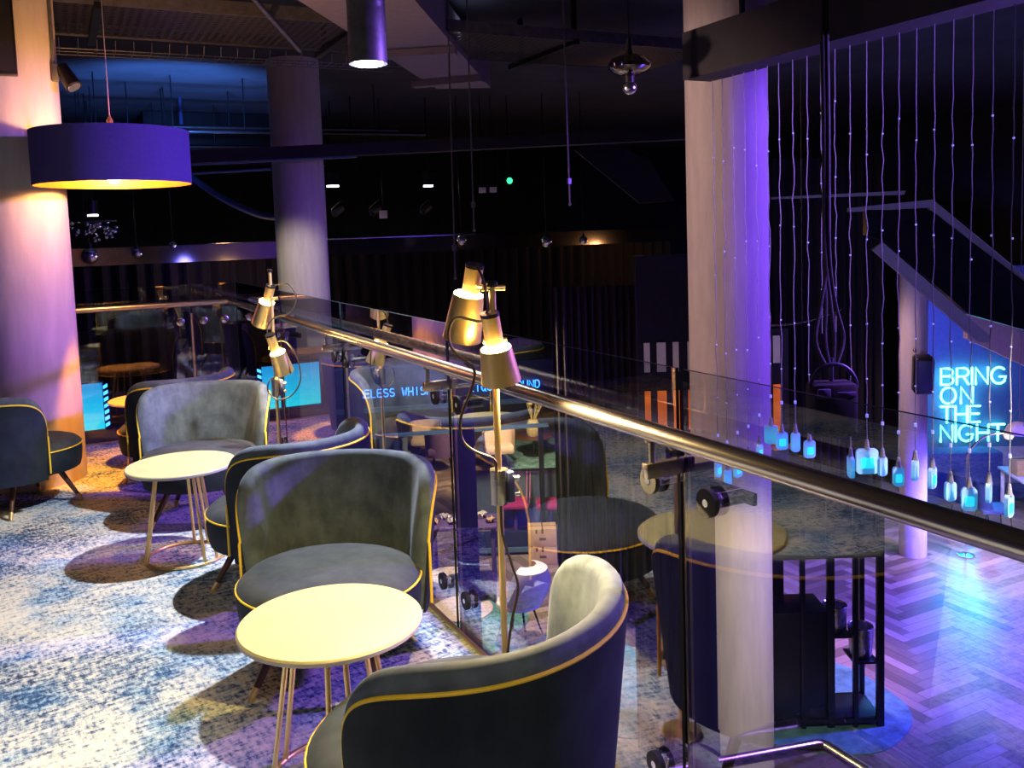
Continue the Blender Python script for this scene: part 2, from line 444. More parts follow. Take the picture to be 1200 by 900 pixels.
p = empty('balustrade_post'); tag(p, 'thin navy balustrade post under the far handrail', 'post', 'navy balustrade posts')
b = MB(); b.box((1.022, CY + .075, .35), (.012, .11, 1.36)); b.build('flat_bar', M['post'], p)
b = MB(); b.box((1.022, CY + .013, .37), (.016, .014, 1.33)); b.build('front_edge', M['postbrass'], p)
for x in (.925, 1.115, 1.29):
    b = MB(); b.lathe([(.034, -.01), (.034, .006), (.02, .01)], (x, CY - .02, .97), 24, (0, -1, 0)); c = b.build('clamp_disc', M['chrome'], p)
    b = MB(); b.cyl((x, CY - .008, .97), (x, CY + .09, .97), .019); b.build('standoff', M['chrome'], c)

# lower stair balustrade at the bottom right
sx_, sy_, sz_ = 2.326, 2.246, -.213
t = empty('stair_handrail', (sx_, sy_, sz_)); tag(t, 'bent steel handrail of the staircase at the bottom right edge', 'handrail')
b = MB(); b.tube([(1.45, 2.246, -.07), (2.29, 2.246, -.207), (2.315, 2.243, -.212), (2.326, 2.225, -.213), (2.326, 1.2, -.20)], .02, 16); adopt(b.build('rail_tube', M['steel']), t)
b = MB(); b.box((1.66, 2.31, -.66), (.44, .01, 1.13)); o = b.build('glass_panel', M['glass'], smooth=False)
tag(o, 'clear glass stair panel at the foot of the pale column', 'glass panel', 'clear stair panels')
b = MB(); b.box((2.15, 2.31, -.66), (.48, .01, 1.09)); o = b.build('glass_panel', M['glass'], smooth=False)
tag(o, 'clear glass stair panel in front of the black shelving rack', 'glass panel', 'clear stair panels')
b = MB(); b.box((2.39, 1.7, -.66), (.01, 1.2, 1.07)); o = b.build('glass_panel', M['glass'], smooth=False)
tag(o, 'clear glass stair panel running off the bottom edge over the herringbone floor', 'glass panel', 'clear stair panels')
b = MB(); b.box((1.893, 2.312, -.66), (.018, .03, 1.2), bev=.002); b.box((1.893, 2.33, -2.2), (.05, .05, 2.1)); tag(b.build('stair_post', M['black']), 'thin black post between the two stair glass panels', 'post')
b = MB(); b.box((1.9, 1.85, -1.3), (1.0, 1.1, .16)); struct(b.build('stair_landing', M['dark'], smooth=False), 'dark stair landing')

# ------------------------------------------------------------------ tub chairs
def shell_pts(s, v, inner, th=.062):
    """s in -1..1 along the wrap, v 0..1 up; returns point on outer / inner face"""
    pass
ZB, ZT, PHI = .225, .765, math.radians(97)
def top_z(s):
    n = 6.0; a = min(abs(s), 1.0)
    base = .76 + .02 * a * a
    return ZB + (base - ZB) * max(0.0, 1 - a ** n) ** (1 / n)
def rad(z): return .318 + .055 * (z - ZB) / (ZT - ZB)
def wrap(s, z, r):
    ph = s * PHI
    # slightly flattened back
    return V((r * 1.0) * math.sin(ph), -(r * .97) * math.cos(ph), z)
def th_of(s): return .064 * max(.05, 1 - abs(s) ** 14) ** .5
SS = [math.sin(PI / 2 * (k / 40)) ** .8 * 1.0 for k in range(41)]
SS = [-x for x in reversed(SS)][:-1] + SS
SS = [max(-.9995, min(.9995, s)) for s in SS]
def make_chair(name='tub_chair'):
    root = empty(name)
    # padded shell, closed profile per column
    rings = []
    for s in SS:
        zt = top_z(s); th = th_of(s); r = []
        for k in range(9):                                   # outer face going up
            z = ZB + (zt - th * .5 - ZB) * k / 8 if zt - th * .5 > ZB else ZB
            r.append(wrap(s, z, rad(z)))
        zc = max(zt - th * .5, ZB); rc = rad(zc) - th * .5
        for k in range(1, 7):                                # rounded rim
            a = PI * k / 7
            r.append(wrap(s, zc + th * .5 * math.sin(a), rc + th * .5 * math.cos(a)))
        for k in range(9):                                   # inner face going down, slightly bellied
            z = zc + (ZB - zc) * k / 8
            r.append(wrap(s, z, rad(z) - th - .012 * math.sin(PI * k / 8)))
        rings.append(r)
    b = MB(); b.rings(rings); b.build('backrest', M['vel_in'], root)
    # dark outer panel
    def prow(s, e):
        zt = top_z(s); zc = max(zt - .05, ZB); return [wrap(s, ZB - .012 + (zc - ZB + .012) * k / 8, rad(ZB + (zc - ZB) * k / 8) + e) for k in range(9)]
    b = MB(); rr = []
    for s in SS:
        o_, i_ = prow(s, .009), prow(s, .0005); rr.append(o_ + list(reversed(i_)))
    b.rings(rr); b.build('outer_panel', M['vel_out'], root)
    # piping follows the rim's outer edge and runs down both front edges
    pts = []
    for k in range(7): pts.append(wrap(-.9995, ZB + .03 + (.52 - ZB - .03) * k / 7, rad(ZB + .3) + .004))
    pts += [wrap(s, max(top_z(s) - .046, ZB + .02), rad(max(top_z(s) - .046, ZB)) + .004) for s in SS if top_z(s) > .5]
    for k in range(6, -1, -1): pts.append(wrap(.9995, ZB + .03 + (.52 - ZB - .03) * k / 7, rad(ZB + .3) + .004))
    b = MB(); b.tube(pts, .0052, 8); b.build('piping', M['piping'], root)
    # seat
    SY, SR = .105, .32
    b = MB(); b.lathe([(0, .440), (.1, .438), (.2, .431), (.262, .420), (.295, .408), (.310, .394), (SR, .382), (SR - .004, .375)], (0, SY, 0), 48); b.build('seat', M['vel_seat'], root)
    b = MB(); b.lathe([(SR - .002, .372), (SR + .002, .33), (SR - .004, .27), (SR - .014, .232), (SR - .05, .222), (0, .222)], (0, SY, 0), 48); b.build('seat_base', M['vel_out'], root)
    b = MB(); b.tube([(SR * math.cos(a) * 1.006, SY + SR * math.sin(a) * 1.006, .376) for a in [2 * PI * k / 60 for k in range(60)]], .0042, 8, True); b.build('seat_piping', M['piping'], root)
    for a in (45, 135, 225, 315):
        ca, sa = math.cos(math.radians(a)), math.sin(math.radians(a))
        p0 = V(.20 * ca, .07 + .20 * sa, .23); p1 = V(.335 * ca, .07 + .335 * sa, .0)
        q = p0.lerp(p1, .80)
        b = MB(); b.cyl(p0, q, .019, .0125, 14); lg = b.build('leg', M['walnut'], root)
        b = MB(); b.cyl(q, p1, .0132, .0105, 14); b.build('ferrule', M['brass'], lg)
    return root
chairs = [((.866, 1.98), (-.45, .89), 'dark navy velvet tub chair with mustard piping, nearest the camera with its back turned'),
          ((.895, 3.33), (-.53, -.848), 'grey velvet tub chair facing the front bright round table, its back against the glass'),
          ((.93, 4.20), (-.54, .84), 'navy backed tub chair behind the grey chair, turned toward the second round table'),
          ((.74, 5.65), (-.39, -.92), 'grey blue velvet tub chair with yellow front piping facing us across the second round table'),
          ((.69, 6.50), (-.50, .87), 'tub chair mostly hidden behind the grey blue chair, back to back with it'),
          ((-.33, 6.43), (.85, .53), 'black backed tub chair at the left edge in front of the wide column')]
proto = make_chair()
for i, ((x, y), (fx, fy), l) in enumerate(chairs):
    o = proto if i == 0 else copy_tree(proto)
    o.scale = ((1.17, 1.0, 1.0), (1.06, 1.02, 1.0), (1.04, 1.0, 1.0), (1.07, 1.02, 1.0), (1.06, 1.0, 1.0), (1.0, 1.0, 1.0))[i]
    o.location = (x, y, 0); o.rotation_euler[2] = math.atan2(-fx, fy)
    tag(o, l, 'chair', 'velvet tub chairs on the balcony')

# ------------------------------------------------------------------ round tables
def make_table():
    root = empty('side_table')
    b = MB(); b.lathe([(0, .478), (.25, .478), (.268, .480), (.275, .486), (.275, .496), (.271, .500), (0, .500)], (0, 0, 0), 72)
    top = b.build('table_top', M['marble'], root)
    b = MB(); b.lathe([(.2735, .4815), (.2765, .4845), (.2765, .4945), (.2735, .4965)], (0, 0, 0), 72, cap=False); b.build('top_edge', M['stone_edge'], top)
    for k in range(3):
        for d in (-11, 11):
            a = math.radians(k * 120 + d + 20); ca, sa = math.cos(a), math.sin(a)
            b = MB(); b.cyl((.125 * ca, .125 * sa, .479), (.2 * ca, .2 * sa, .012), .0085, n=12); b.build('leg', M['brass'], root)
    b = MB(); b.tube([(.2 * math.cos(2 * PI * k / 56), .2 * math.sin(2 * PI * k / 56), .009) for k in range(56)], .009, 10, True); b.build('base_ring', M['brass'], root)
    b = MB(); b.tube([(.12 * math.cos(2 * PI * k / 48), .12 * math.sin(2 * PI * k / 48), .471) for k in range(48)], .007, 8, True); b.build('top_ring', M['brass'], root)
    return root
tb = make_table()
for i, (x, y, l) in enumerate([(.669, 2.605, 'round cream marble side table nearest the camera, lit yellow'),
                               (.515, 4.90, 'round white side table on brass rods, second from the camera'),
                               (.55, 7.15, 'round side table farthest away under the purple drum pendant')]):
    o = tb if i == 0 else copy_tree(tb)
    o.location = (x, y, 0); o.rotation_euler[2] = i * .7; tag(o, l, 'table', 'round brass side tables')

# ------------------------------------------------------------------ gold twin lamps
def lamp_head(parent, top, ring, bot, r=(.026, .034, .045, .057)):
    top, ring, bot = Vector(top), Vector(ring), Vector(bot); ax = (bot - top).normalized()
    L1 = (ring - top).length; L2 = (bot - ring).length
    # lower cone, open both ends, with thickness
    b = MB(); b.lathe([(r[2], 0), (r[3], L2), (r[3] - .003, L2), (r[2] - .003, .0)], ring, 40, ax, cap=False)
    vv = b.bm.verts; b.bm.verts.ensure_lookup_table(); n = 40; m = len(vv)
    for j in range(n): b._f((vv[m - n + j], vv[m - n + (j + 1) % n], vv[(j + 1) % n], vv[j]))
    sh = b.build('lamp_shade', M['brass'], parent)
    b = MB(); b.lathe([(r[0], 0), (r[1] - .008, L1 + .02)], top, 32, ax, cap=True); nk = b.build('shade_neck', M['brass'], sh)
    b = MB(); b.lathe([(r[0] + .001, -.004), (r[0] + .001, .006)], top, 32, ax); b.build('neck_cap', M['black'], sh)
    b = MB(); b.lathe([(r[1] - .006, -.002), (r[2] - .003, -.002), (r[2] - .003, .004), (r[1] - .006, .004)], ring, 32, ax, cap=False); b.build('glowing_gap', M['glowring'], sh)
    b = MB(); b.sphere(ring + ax * L2 * .55, .024, 14); b.build('bulb', M['bulb'], sh)
    return ring + ax * L2 * .55, ax, ring
def cable(parent, pts, r=.004):
    b = MB(); b.tube(smooth_path(pts, 6), r, 8); return b.build('cable', M['cablem'], parent)
M['cablem'] = pmat('brown_cable', (.05, .03, .015), .45, var=.2)
def gold_lamp(px, py, label, heads, cab, box_z, lower, ztop):
    root = empty('floor_lamp', (px, py, 0)); tag(root, label, 'lamp', 'gold twin head floor lamps')
    kids = []
    b = MB(); b.lathe([(0, .0), (.06, .0), (.064, .004), (.064, .012), (.06, .016), (.02, .02), (0, .02)], (px, py, 0), 40); kids.append(b.build('lamp_base', M['brass']))
    b = MB(); b.cyl((px, py, .012), (px, py, ztop), .0095, n=16); kids.append(b.build('pole', M['brass']))
    b = MB(); b.lathe([(.014, 0), (.016, .004), (.016, .012), (.012, .016)], (px, py, ztop - .004), 16); kids.append(b.build('pole_cap', M['black']))
    lights = []
    for i, h in enumerate(heads):
        holder = MB(); ring = Vector(h[1]); ax = (Vector(h[2]) - Vector(h[0])).normalized()
        zz = ring.z - .0; holder.cyl((px, py, zz + .02), ring - ax * .03 + Vector((0, 0, 0)), .006, n=10)
        holder.cyl((px - .028, py + .012, zz + .02), (px + .034, py - .014, zz + .02), .0085, n=12)
        ho = holder.build('head_bracket', M['brass']); kids.append(ho)
        n0 = len(bpy.data.objects)
        g = None
        lights.append(lamp_head(root, *h))
    for o in kids: adopt(o, root)
    for o in root.children:
        if o.name.startswith('lamp_shade'): adopt(o, root)
    b = MB(); b.cyl((px, py, box_z - .05), (px, py, box_z + .05), .026, n=24); db = b.build('dimmer_box', M['steel']); adopt(db, root)
    b = MB(); b.box((px + .026, py - .012, box_z), (.02, .036, .088), bev=.003); bl = b.build('switch_plate', M['navy'], db)
    for dz in (-.022, .022):
        b = MB(); b.cyl((px + .030, py - .014, box_z + dz), (px + .052, py - .026, box_z + dz), .008, .008, 14); b.build('knob', M['chrome'], db)
    adopt(cable(None, cab), root); adopt(cable(None, lower), root)
    return lights
L1 = gold_lamp(1.087, 2.262, 'gold twin cone floor lamp in front of the handrail, nearer of the two',
    [((1.070, 2.336, 1.555), (1.059, 2.363, 1.472), (1.053, 2.395, 1.339)), ((1.066, 2.240, 1.422), (1.086, 2.250, 1.324), (1.105, 2.264, 1.226))],
    [(1.064, 2.312, 1.558), (1.06, 2.252, 1.50), (1.052, 2.244, 1.406), (.983, 2.28, 1.416), (.96, 2.287, 1.37), (.97, 2.277, 1.322), (1.015, 2.25, 1.273), (1.007, 2.249, 1.219), (.974, 2.258, 1.137), (.974, 2.252, 1.078), (1.0, 2.236, 1.046), (1.047, 2.21, 1.021), (1.057, 2.215, .987), (1.07, 2.25, .95)],
    .925, [(1.085, 2.25, .88), (1.084, 2.245, .79), (1.104, 2.235, .702), (1.118, 2.227, .628), (1.09, 2.23, .507), (1.06, 2.22, .3), (1.08, 2.2, .02)], 1.50)
L2 = gold_lamp(1.085, 5.17, 'gold twin cone floor lamp at the far corner behind the grey blue chair',
    [((1.085, 5.160, 1.387), (1.066, 5.206, 1.293), (1.044, 5.270, 1.162)), ((1.051, 5.095, 1.114), (1.092, 5.115, 1.008), (1.123, 5.148, .887))],
    [(1.105, 5.2, 1.385), (1.167, 5.084, 1.394), (1.2, 5.059, 1.311), (1.165, 5.07, 1.23), (1.086, 5.108, 1.209), (1.043, 5.124, 1.148), (1.059, 5.109, 1.075), (1.132, 5.071, 1.072), (1.182, 5.037, .974), (1.191, 5.021, .853), (1.142, 5.038, .769), (1.067, 5.074, .747), (1.023, 5.101, .797), (1.036, 5.1, .855), (1.07, 5.14, .86)],
    .80, [(1.085, 5.16, .75), (1.09, 5.15, .5), (1.08, 5.14, .02)], 1.47)

# ------------------------------------------------------------------ drum pendant
DX, DY, DZ = .385, 6.5, 2.043
t = empty('drum_pendant', (DX, DY, DZ)); tag(t, 'wide purple drum pendant lamp with gold lining beside the left column', 'pendant lamp')
def drum(parent, c, R, H):
    b = MB(); b.lathe([(R, 0), (R, H)], c, 72, cap=False); b.mi = 1; b.lathe([(R - .006, 0), (R - .006, H)], c, 72, cap=False)
    b.mi = 0
    b.lathe([(R - .006, 0), (R, 0)], c, 72, cap=False); b.lathe([(R - .006, H), (R, H)], c, 72, cap=False)
    return b.build('drum_shade', [M['shade_out'], M['gold_in']], parent)
o = drum(None, (DX, DY, DZ), .485, .346); adopt(o, t)
b = MB()
for k in range(3):
    a = 2 * PI * k / 3 + .4; b.cyl((DX, DY, DZ + .34), (DX + .48 * math.cos(a), DY + .48 * math.sin(a), DZ + .34), .004, n=8)
b.cyl((DX, DY, DZ + .34), (DX, DY, DZ + .16), .012, n=12); adopt(b.build('spider_frame', M['brass']), t)
b = MB(); b.lathe([(.001, -.02), (.02, -.015), (.02, .1), (.005, .13)], (DX, DY, DZ + .32), 16); adopt(b.build('cord_grip', M['brass']), t)
b = MB(); b.cyl((DX, DY, DZ + .44), (DX, DY, 3.9), .003, n=8); adopt(b.build('cord', M['white']), t)
b = MB(); b.sphere((DX, DY, DZ + .055), .05, 20); adopt(b.build('bulb', M['drumbulb']), t)

# ------------------------------------------------------------------ left column fittings
b = MB(); b.box((-.30, 6.76, 3.13), (.34, .09, .72), bev=.01); tv = b.build('wall_screen', M['black']); tag(tv, 'black slab mounted high on the wide left column', 'screen')
b = MB(); b.box((-.30, 6.712, 3.13), (.31, .005, .68)); b.build('bezel', M['dark'], tv)
b = MB(); b.tube([(.085, 6.99, 2.83), (.085, 6.99, 3.9)], .012, 10); b.box((.09, 6.985, 2.84), (.045, .045, .12), bev=.006); tag(b.build('conduit', M['galv']), 'thin metal conduit running up the edge of the left column', 'conduit')
t = empty('spotlight', (.15, 7.0, 2.80)); tag(t, 'small black spotlight bracketed to the left column top', 'spotlight')
b = MB(); b.cyl((.13, 7.0, 2.88), (.20, 6.93, 2.74), .045, .055, 20); adopt(b.build('spot_body', M['black']), t)
b = MB(); b.cyl((.199, 6.93, 2.741), (.203, 6.927, 2.735), .045, .045, 20); adopt(b.build('spot_lens', M['chrome']), t)
b = MB(); b.box((.105, 7.0, 2.83), (.05, .02, .05)); adopt(b.build('spot_bracket', M['white']), t)

# ------------------------------------------------------------------ ceiling clutter
t = empty('ceiling_downlight', (1.47, 4.40, 2.51)); tag(t, 'large grey cylinder downlight hanging near the top centre', 'downlight')
b = MB(); b.lathe([(.094, .02), (.096, .0), (.096, .26), (.094, .27), (.096, .28), (.096, .42), (.06, .44)], (1.47, 4.40, 2.51), 48); adopt(b.build('light_body', M['galvdark'] if 'galvdark' in M else M['galv']), t)
b = MB(); b.lathe([(0, 0), (.075, 0), (.075, .012), (0, .012)], (1.47, 4.40, 2.505), 32); adopt(b.build('light_lens', M['white_led']), t)
b = MB(); b.cyl((1.47, 4.40, 2.95), (1.47, 4.40, 3.9), .02); adopt(b.build('stem', M['galv']), t)
# pale diagonal duct board with cross battens
t = empty('duct_board', (3.6, 8.3, 3.4)); tag(t, 'pale boxed duct running diagonally under the ceiling at top centre', 'duct')
b = MB(); b.prism([(2.05, 5.7, 3.4), (1.35, 6.2, 3.4), (4.28, 10.25, 3.4), (4.88, 10.0, 3.4)], (0, 0, .34)); adopt(b.build('duct_box', M['paleboard'], smooth=False), t)
for a_, b_ in (((2.80, 8.36), (3.50, 7.88)), ((3.80, 9.80), (4.40, 9.20))):
    d = Vector((b_[0] - a_[0], b_[1] - a_[1], 0)); ln = d.length
    b = MB(); b.box(((a_[0] + b_[0]) / 2, (a_[1] + b_[1]) / 2, 3.36), (ln, .12, .07), rz=math.atan2(d.y, d.x)); adopt(b.build('batten', M['paleboard'], smooth=False), t)
# perforated cable tray
t = empty('cable_tray', (2, 8.4, 3.5)); tag(t, 'long perforated steel cable tray across the top left of the ceiling', 'cable tray')
b = MB(); b.box((2.6, 8.1, 3.46), (7.4, 1.15, .004)); adopt(b.build('tray_bed', M['perf'], smooth=False), t)
b = MB(); b.box((2.6, 8.68, 3.50), (7.4, .012, .11)); b.box((2.6, 7.52, 3.50), (7.4, .012, .11)); adopt(b.build('tray_side', M['galv'], smooth=False), t)
for x in (.42, 2.45, 4.6):
    b = MB(); b.box((x, 8.2, 3.44), (.06, 1.4, .05)); b.box((x, 7.55, 3.66), (.05, .03, .48)); b.box((x, 8.65, 3.66), (.05, .03, .48)); adopt(b.build('tray_hanger', M['black'], smooth=False), t)
# wire basket tray just behind
b = MB()
for y in (9.1, 9.25, 9.4): b.tube([(-.4, y, 3.42), (3.4, y, 3.42)], .005, 6)
for k in range(24):
    x = -.3 + k * .155; b.tube([(x, 9.05, 3.5), (x, 9.08, 3.42), (x, 9.42, 3.42), (x, 9.45, 3.5)], .004, 6)
tag(b.build('wire_basket_tray', M['galv']), 'thin wire basket cable tray behind the perforated tray', 'cable tray')
# conduits
def pipe(pts, r, label, mat='galv', name='pipe'):
    b = MB(); b.tube([Vector(p) for p in pts], r, 10); return tag(b.build(name, M[mat]), label, 'pipe', 'pipes under the ceiling')
pipe([(1.55, 6.2, 3.55), (4.6, 10.6, 3.55)], .02, 'thin diagonal steel pipe running beside the pale duct')
pipe([(2.05, 8.0, 3.30), (1.05, 6.6, 3.72)], .022, 'thin steel pipe crossing the perforated tray at a slant')
for y, z, l in ((13.0, 3.15, 'dark pipe hung across the blue lit ceiling, nearest of three'), (14.2, 3.35, 'dark pipe hung across the blue lit ceiling, middle of three'), (15.6, 3.2, 'dark pipe hung across the blue lit ceiling, farthest of three')):
    b = MB(); b.tube([(.2, y, z), (5.2, y, z + .03)], .03, 10)
    for k in range(5): b.cyl((.6 + k * .95, y, z), (.6 + k * .95, y, 3.9), .009, n=6)
    tag(b.build('pipe', M['black']), l, 'pipe', 'pipes under the ceiling')
b = MB(); b.box((3.1, 17.2, 3.44), (3.2, 1.3, .9)); tag(b.build('air_duct', M['black'], smooth=False), 'black rectangular air duct in front of the blue ceiling', 'duct')
# dark suspended truss across the void
t = empty('lighting_bar', (4.2, 9.8, 2.75)); tag(t, 'dark horizontal lighting bar crossing in front of the middle column', 'lighting bar')
bb = MB(); bb.prism([(1.0, 11.25, 2.55), (6.8, 8.5, 2.66), (6.8, 8.5, 2.79), (1.0, 11.25, 2.70)], (.07, .15, 0)); adopt(bb.build('bar_box', M['dark'], smooth=False), t)
b = MB(); b.tube([(1.0, 11.2, 2.53), (3.2, 10.15, 2.57)], .014, 6); b.tube([(1.0, 11.2, 2.42), (2.3, 10.6, 2.46)], .014, 6); adopt(b.build('bar_pipe', M['skyrail']), t)
b = MB(); b.prism([(6.58, 10.28, 2.84), (7.17, 9.95, 2.56), (7.44, 9.76, 1.98), (7.03, 9.97, 1.96), (6.3, 10.4, 2.7)], (.05, .09, 0)); tag(b.build('ceiling_baffle', M['dark'], smooth=False), 'dark angled ceiling baffle left of the pale column', 'baffle')
pts = smooth_path([(1.9, 14.9, 2.75), (2.0, 14.83, 2.65), (2.39, 14.6, 2.32), (2.91, 14.31, 2.03), (3.3, 14.1, 1.98)], 6)
b = MB(); b.tube(pts, .05, 10); b.cyl((1.9, 14.9, 2.75), (1.9, 14.9, 3.898), .03, n=8); tag(b.build('flexible_duct', M['navy']), 'sagging flexible duct lit blue behind the drum pendant', 'duct')
# hanging rods / wires
for i, (a_, c_, l) in enumerate([((3.28, 7.53, 3.92), (3.18, 7.37, 1.25), 'long thin drop rod above the near gold lamp'),
                                 ((3.4, 7.38, 3.92), (3.35, 7.3, 1.67), 'thin drop rod just right of the longest rod'),
                                 ((4.14, 6.97, 3.92), (4.13, 6.93, 1.87), 'thin drop rod left of the pale column')]):
    b = MB(); b.tube([a_, c_], .008, 8); b.sphere(c_, .016, 8); b.box(tuple(Vector(a_).lerp(Vector(c_), .9)), (.03, .03, .05))
    tag(b.build('drop_rod', M['galv']), l, 'rod', 'hanging drop rods')
# mirrored pendant
mx_, my_, mz_ = 3.51, 5.065, 2.60
t = empty('mirrored_pendant', (mx_, my_, mz_)); tag(t, 'smoked mirror glass pendant with bulb hanging top right of centre', 'pendant lamp')
b = MB(); b.lathe([(.02, .20), (.06, .195), (.12, .17), (.145, .13), (.142, .11), (.11, .08), (.06, .06), (.035, .055)], (mx_, my_, mz_), 40); adopt(b.build('glass_dome', M['chromedk'] if 'chromedk' in M else M['smoke']), t)
b = MB(); b.lathe([(.02, .0), (.032, .01), (.032, .06), (.03, .2), (.018, .24), (.018, .3)], (mx_, my_, mz_), 20); adopt(b.build('lamp_holder', M['black']), t)
b = MB(); b.sphere((mx_, my_, mz_ - .02), .048, 20); adopt(b.build('mirror_bulb', M['chrome']), t)
b = MB(); b.cyl((mx_, my_, mz_ + .28), (mx_, my_, 3.9), .006, n=8); adopt(b.build('cord', M['black']), t)

# ------------------------------------------------------------------ far side of the void
b = MB(); b.box((6.2, 15.05, 1.47), (12.4, .1, .27)); struct(b.build('trim_2', M['fascia'], smooth=False), 'bronze metal fascia of the far balcony')
b = MB(); b.box((6.2, 16.6, 1.45), (12.4, 3.0, .2)); struct(b.build('floor_far', M['dark'], smooth=False), 'dark far balcony slab')
b = MB(); b.tube([(2.2, 15.02, 1.612), (7.2, 15.02, 1.618)], .008, 6); tag(b.build('fascia_strip', M['chrome']), 'thin bright edging strip along the far fascia', 'strip')
# drapes under the far balcony
def drape(x0, y0, x1, y1, z0, z1, folds, amp, label, mat='blackfab', name='curtain'):
    a = Vector((x0, y0, 0)); c = Vector((x1, y1, 0)); d = c - a; nrm = Vector((-d.y, d.x, 0)).normalized(); n = folds * 8
    b = MB(); rows = []
    for zz in (z0, (z0 + z1) / 2, z1):
        k_ = 1.0 if zz < z1 else .7
        rows.append([a + d * (i / n) + nrm * amp * k_ * (math.sin(2 * PI * i / 8) + .35 * math.sin(2 * PI * i / 19)) + Vector((0, 0, zz)) for i in range(n + 1)])
    b.grid(rows); rows2 = [[p - nrm * .012 for p in r] for r in rows]; b.grid(rows2)
    o = b.build(name, M[mat]); return tag(o, label, 'curtain', 'dark stage curtains')
drape(.2, 15.4, 11.8, 15.6, -.62, 1.34, 46, .07, 'black curtain hanging across the whole width under the far bronze fascia')
drape(5.36, 9.52, 6.28, 9.02, GZ + .02, .95, 12, .06, 'dark brown floor length curtain behind the nearest balustrade panel', 'browndrape')
drape(9.6, 10.5, 11.25, 9.66, GZ + .02, 2.6, 14, .06, 'black floor length curtain behind the string lights')
drape(4.22, 6.19, 4.86, 5.88, GZ + .02, -.12, 7, .035, 'added low black sheet that darkens the view left of the pale column, behind the nearest balustrade post')  # sheet added to hide the lit floor, standing in for darkness there
# little far fixtures
def far_light(p, s, label, mat='white_led', cat='light', nm='ceiling_fixture'):
    t = empty(nm, p); tag(t, label, cat, 'small lights on the far ceiling')
    b = MB(); b.cyl((p[0], p[1], p[2] + .01), (p[0], p[1], p[2] + .22), s * .55, s * .6, 18); adopt(b.build('fixture_body', M['black']), t)
    b = MB(); b.cyl((p[0], p[1], p[2] - .012), (p[0], p[1], p[2] + .012), s * .5, s * .5, 18); adopt(b.build('fixture_lens', M[mat]), t)
    b = MB(); b.cyl((p[0], p[1], p[2] + .2), (p[0], p[1], 3.9), .012, n=6); adopt(b.build('fixture_stem', M['black']), t)
far_light((4.23, 14.81, 2.5), .20, 'lit cylinder downlight right of the middle column')
far_light((5.65, 14.08, 2.45), .16, 'lit cylinder downlight left of the green exit lamp')
far_light((.55, 14.9, 2.1), .16, 'lit cylinder downlight under the purple drum pendant')
t = empty('exit_lamp', (6.87, 13.47, 2.49)); tag(t, 'small green exit lamp on a black box far across the void', 'exit light')
b = MB(); b.box((6.87, 13.5, 2.49), (.18, .05, .14), bev=.01); b.cyl((6.87, 13.5, 2.5), (6.87, 13.5, 3.92), .01, n=6); adopt(b.build('lamp_box', M['black']), t)
b = MB(); b.sphere((6.865, 13.46, 2.49), .05, 14, (1, .4, 1)); adopt(b.build('green_lens', M['green_led']), t)
for x, y, z, l in ((6.46, 13.68, 2.35, 'small grey emergency light box, left one under the green exit lamp'), (6.62, 13.60, 2.35, 'small grey emergency light box, right one under the green exit lamp')):
    b = MB(); b.box((x, y, z), (.12, .05, .09), rz=-.46, bev=.008); o = b.build('emergency_light', M['white']); tag(o, l, 'light', 'emergency light boxes')
    b = MB(); b.box((x - .013, y - .026, z), (.09, .006, .06), rz=-.46); b.build('diffuser', M['white'], o)
    b = MB(); b.cyl((x, y, z + .03), (x, y, 3.92), .008, n=6); b.build('drop_stem', M['black'], o)
b = MB(); b.box((4.95, 14.4, 2.0), (.13, .05, .13), rz=-.46, bev=.008); o = tag(b.build('junction_box', M['white']), 'small pale square box in the dark far ceiling', 'box')
b = MB(); b.cyl((4.95, 14.4, 2.05), (4.95, 14.4, 3.92), .008, n=6); b.build('drop_stem', M['black'], o)
for i, (x, y, z, r, l) in enumerate([(6.08, 13.79, 1.53, .09, 'mirrored globe pendant just left of the near gold lamp'), (7.34, 13.13, 1.46, .10, 'mirrored globe pendant right of the near gold lamp'),
                                   (7.9, 12.85, 1.46, .07, 'smaller mirrored globe pendant toward the pale column'), (.46, 14.4, 1.50, .12, 'mirrored globe pendant beside the wide left column'),
                                   (1.04, 13.7, 1.52, .07, 'small mirrored globe pendant in the dark right of the left column'), (1.56, 14.0, 1.62, .05, 'tiny mirrored globe pendant above the blue lit stretch of fascia')]):
    t = empty('globe_pendant', (x, y, z)); tag(t, l, 'pendant lamp', 'mirrored globe pendants')
    b = MB(); b.sphere((x, y, z), r, 20); adopt(b.build('globe', M['chrome']), t)
    b = MB(); b.cyl((x, y, z + r * .95), (x, y, z + r * 1.5), r * .35, r * .3, 12); adopt(b.build('collar', M['black']), t)
    b = MB(); b.cyl((x, y, z + r * 1.4), (x, y, 3.9), .008, n=6); adopt(b.build('cord', M['black']), t)
t = empty('crystal_chandelier', (.42, 14.43, 1.86)); tag(t, 'sparkling chrome ball chandelier low behind the left column', 'chandelier')
rr = random.Random(3)
b = MB()
for k in range(46):
    b.sphere((.42 + rr.uniform(-.45, .45), 14.43 + rr.uniform(-.3, .3), 1.86 + rr.uniform(-.14, .16)), rr.uniform(.018, .04), 8)
o = adopt(b.build('chrome_balls', M['chrome']), t); o['kind'] = 'stuff'
b = MB(); b.tube([(.42 + .42 * math.cos(2 * PI * k / 30), 14.43 + .3 * math.sin(2 * PI * k / 30), 2.0) for k in range(30)], .012, 6, True); b.cyl((.42, 14.43, 2.0), (.42, 14.43, 3.9), .012, n=6); b.cyl((0, 14.43, 2.0), (.84, 14.43, 2.0), .01, n=6); adopt(b.build('chandelier_frame', M['black']), t)
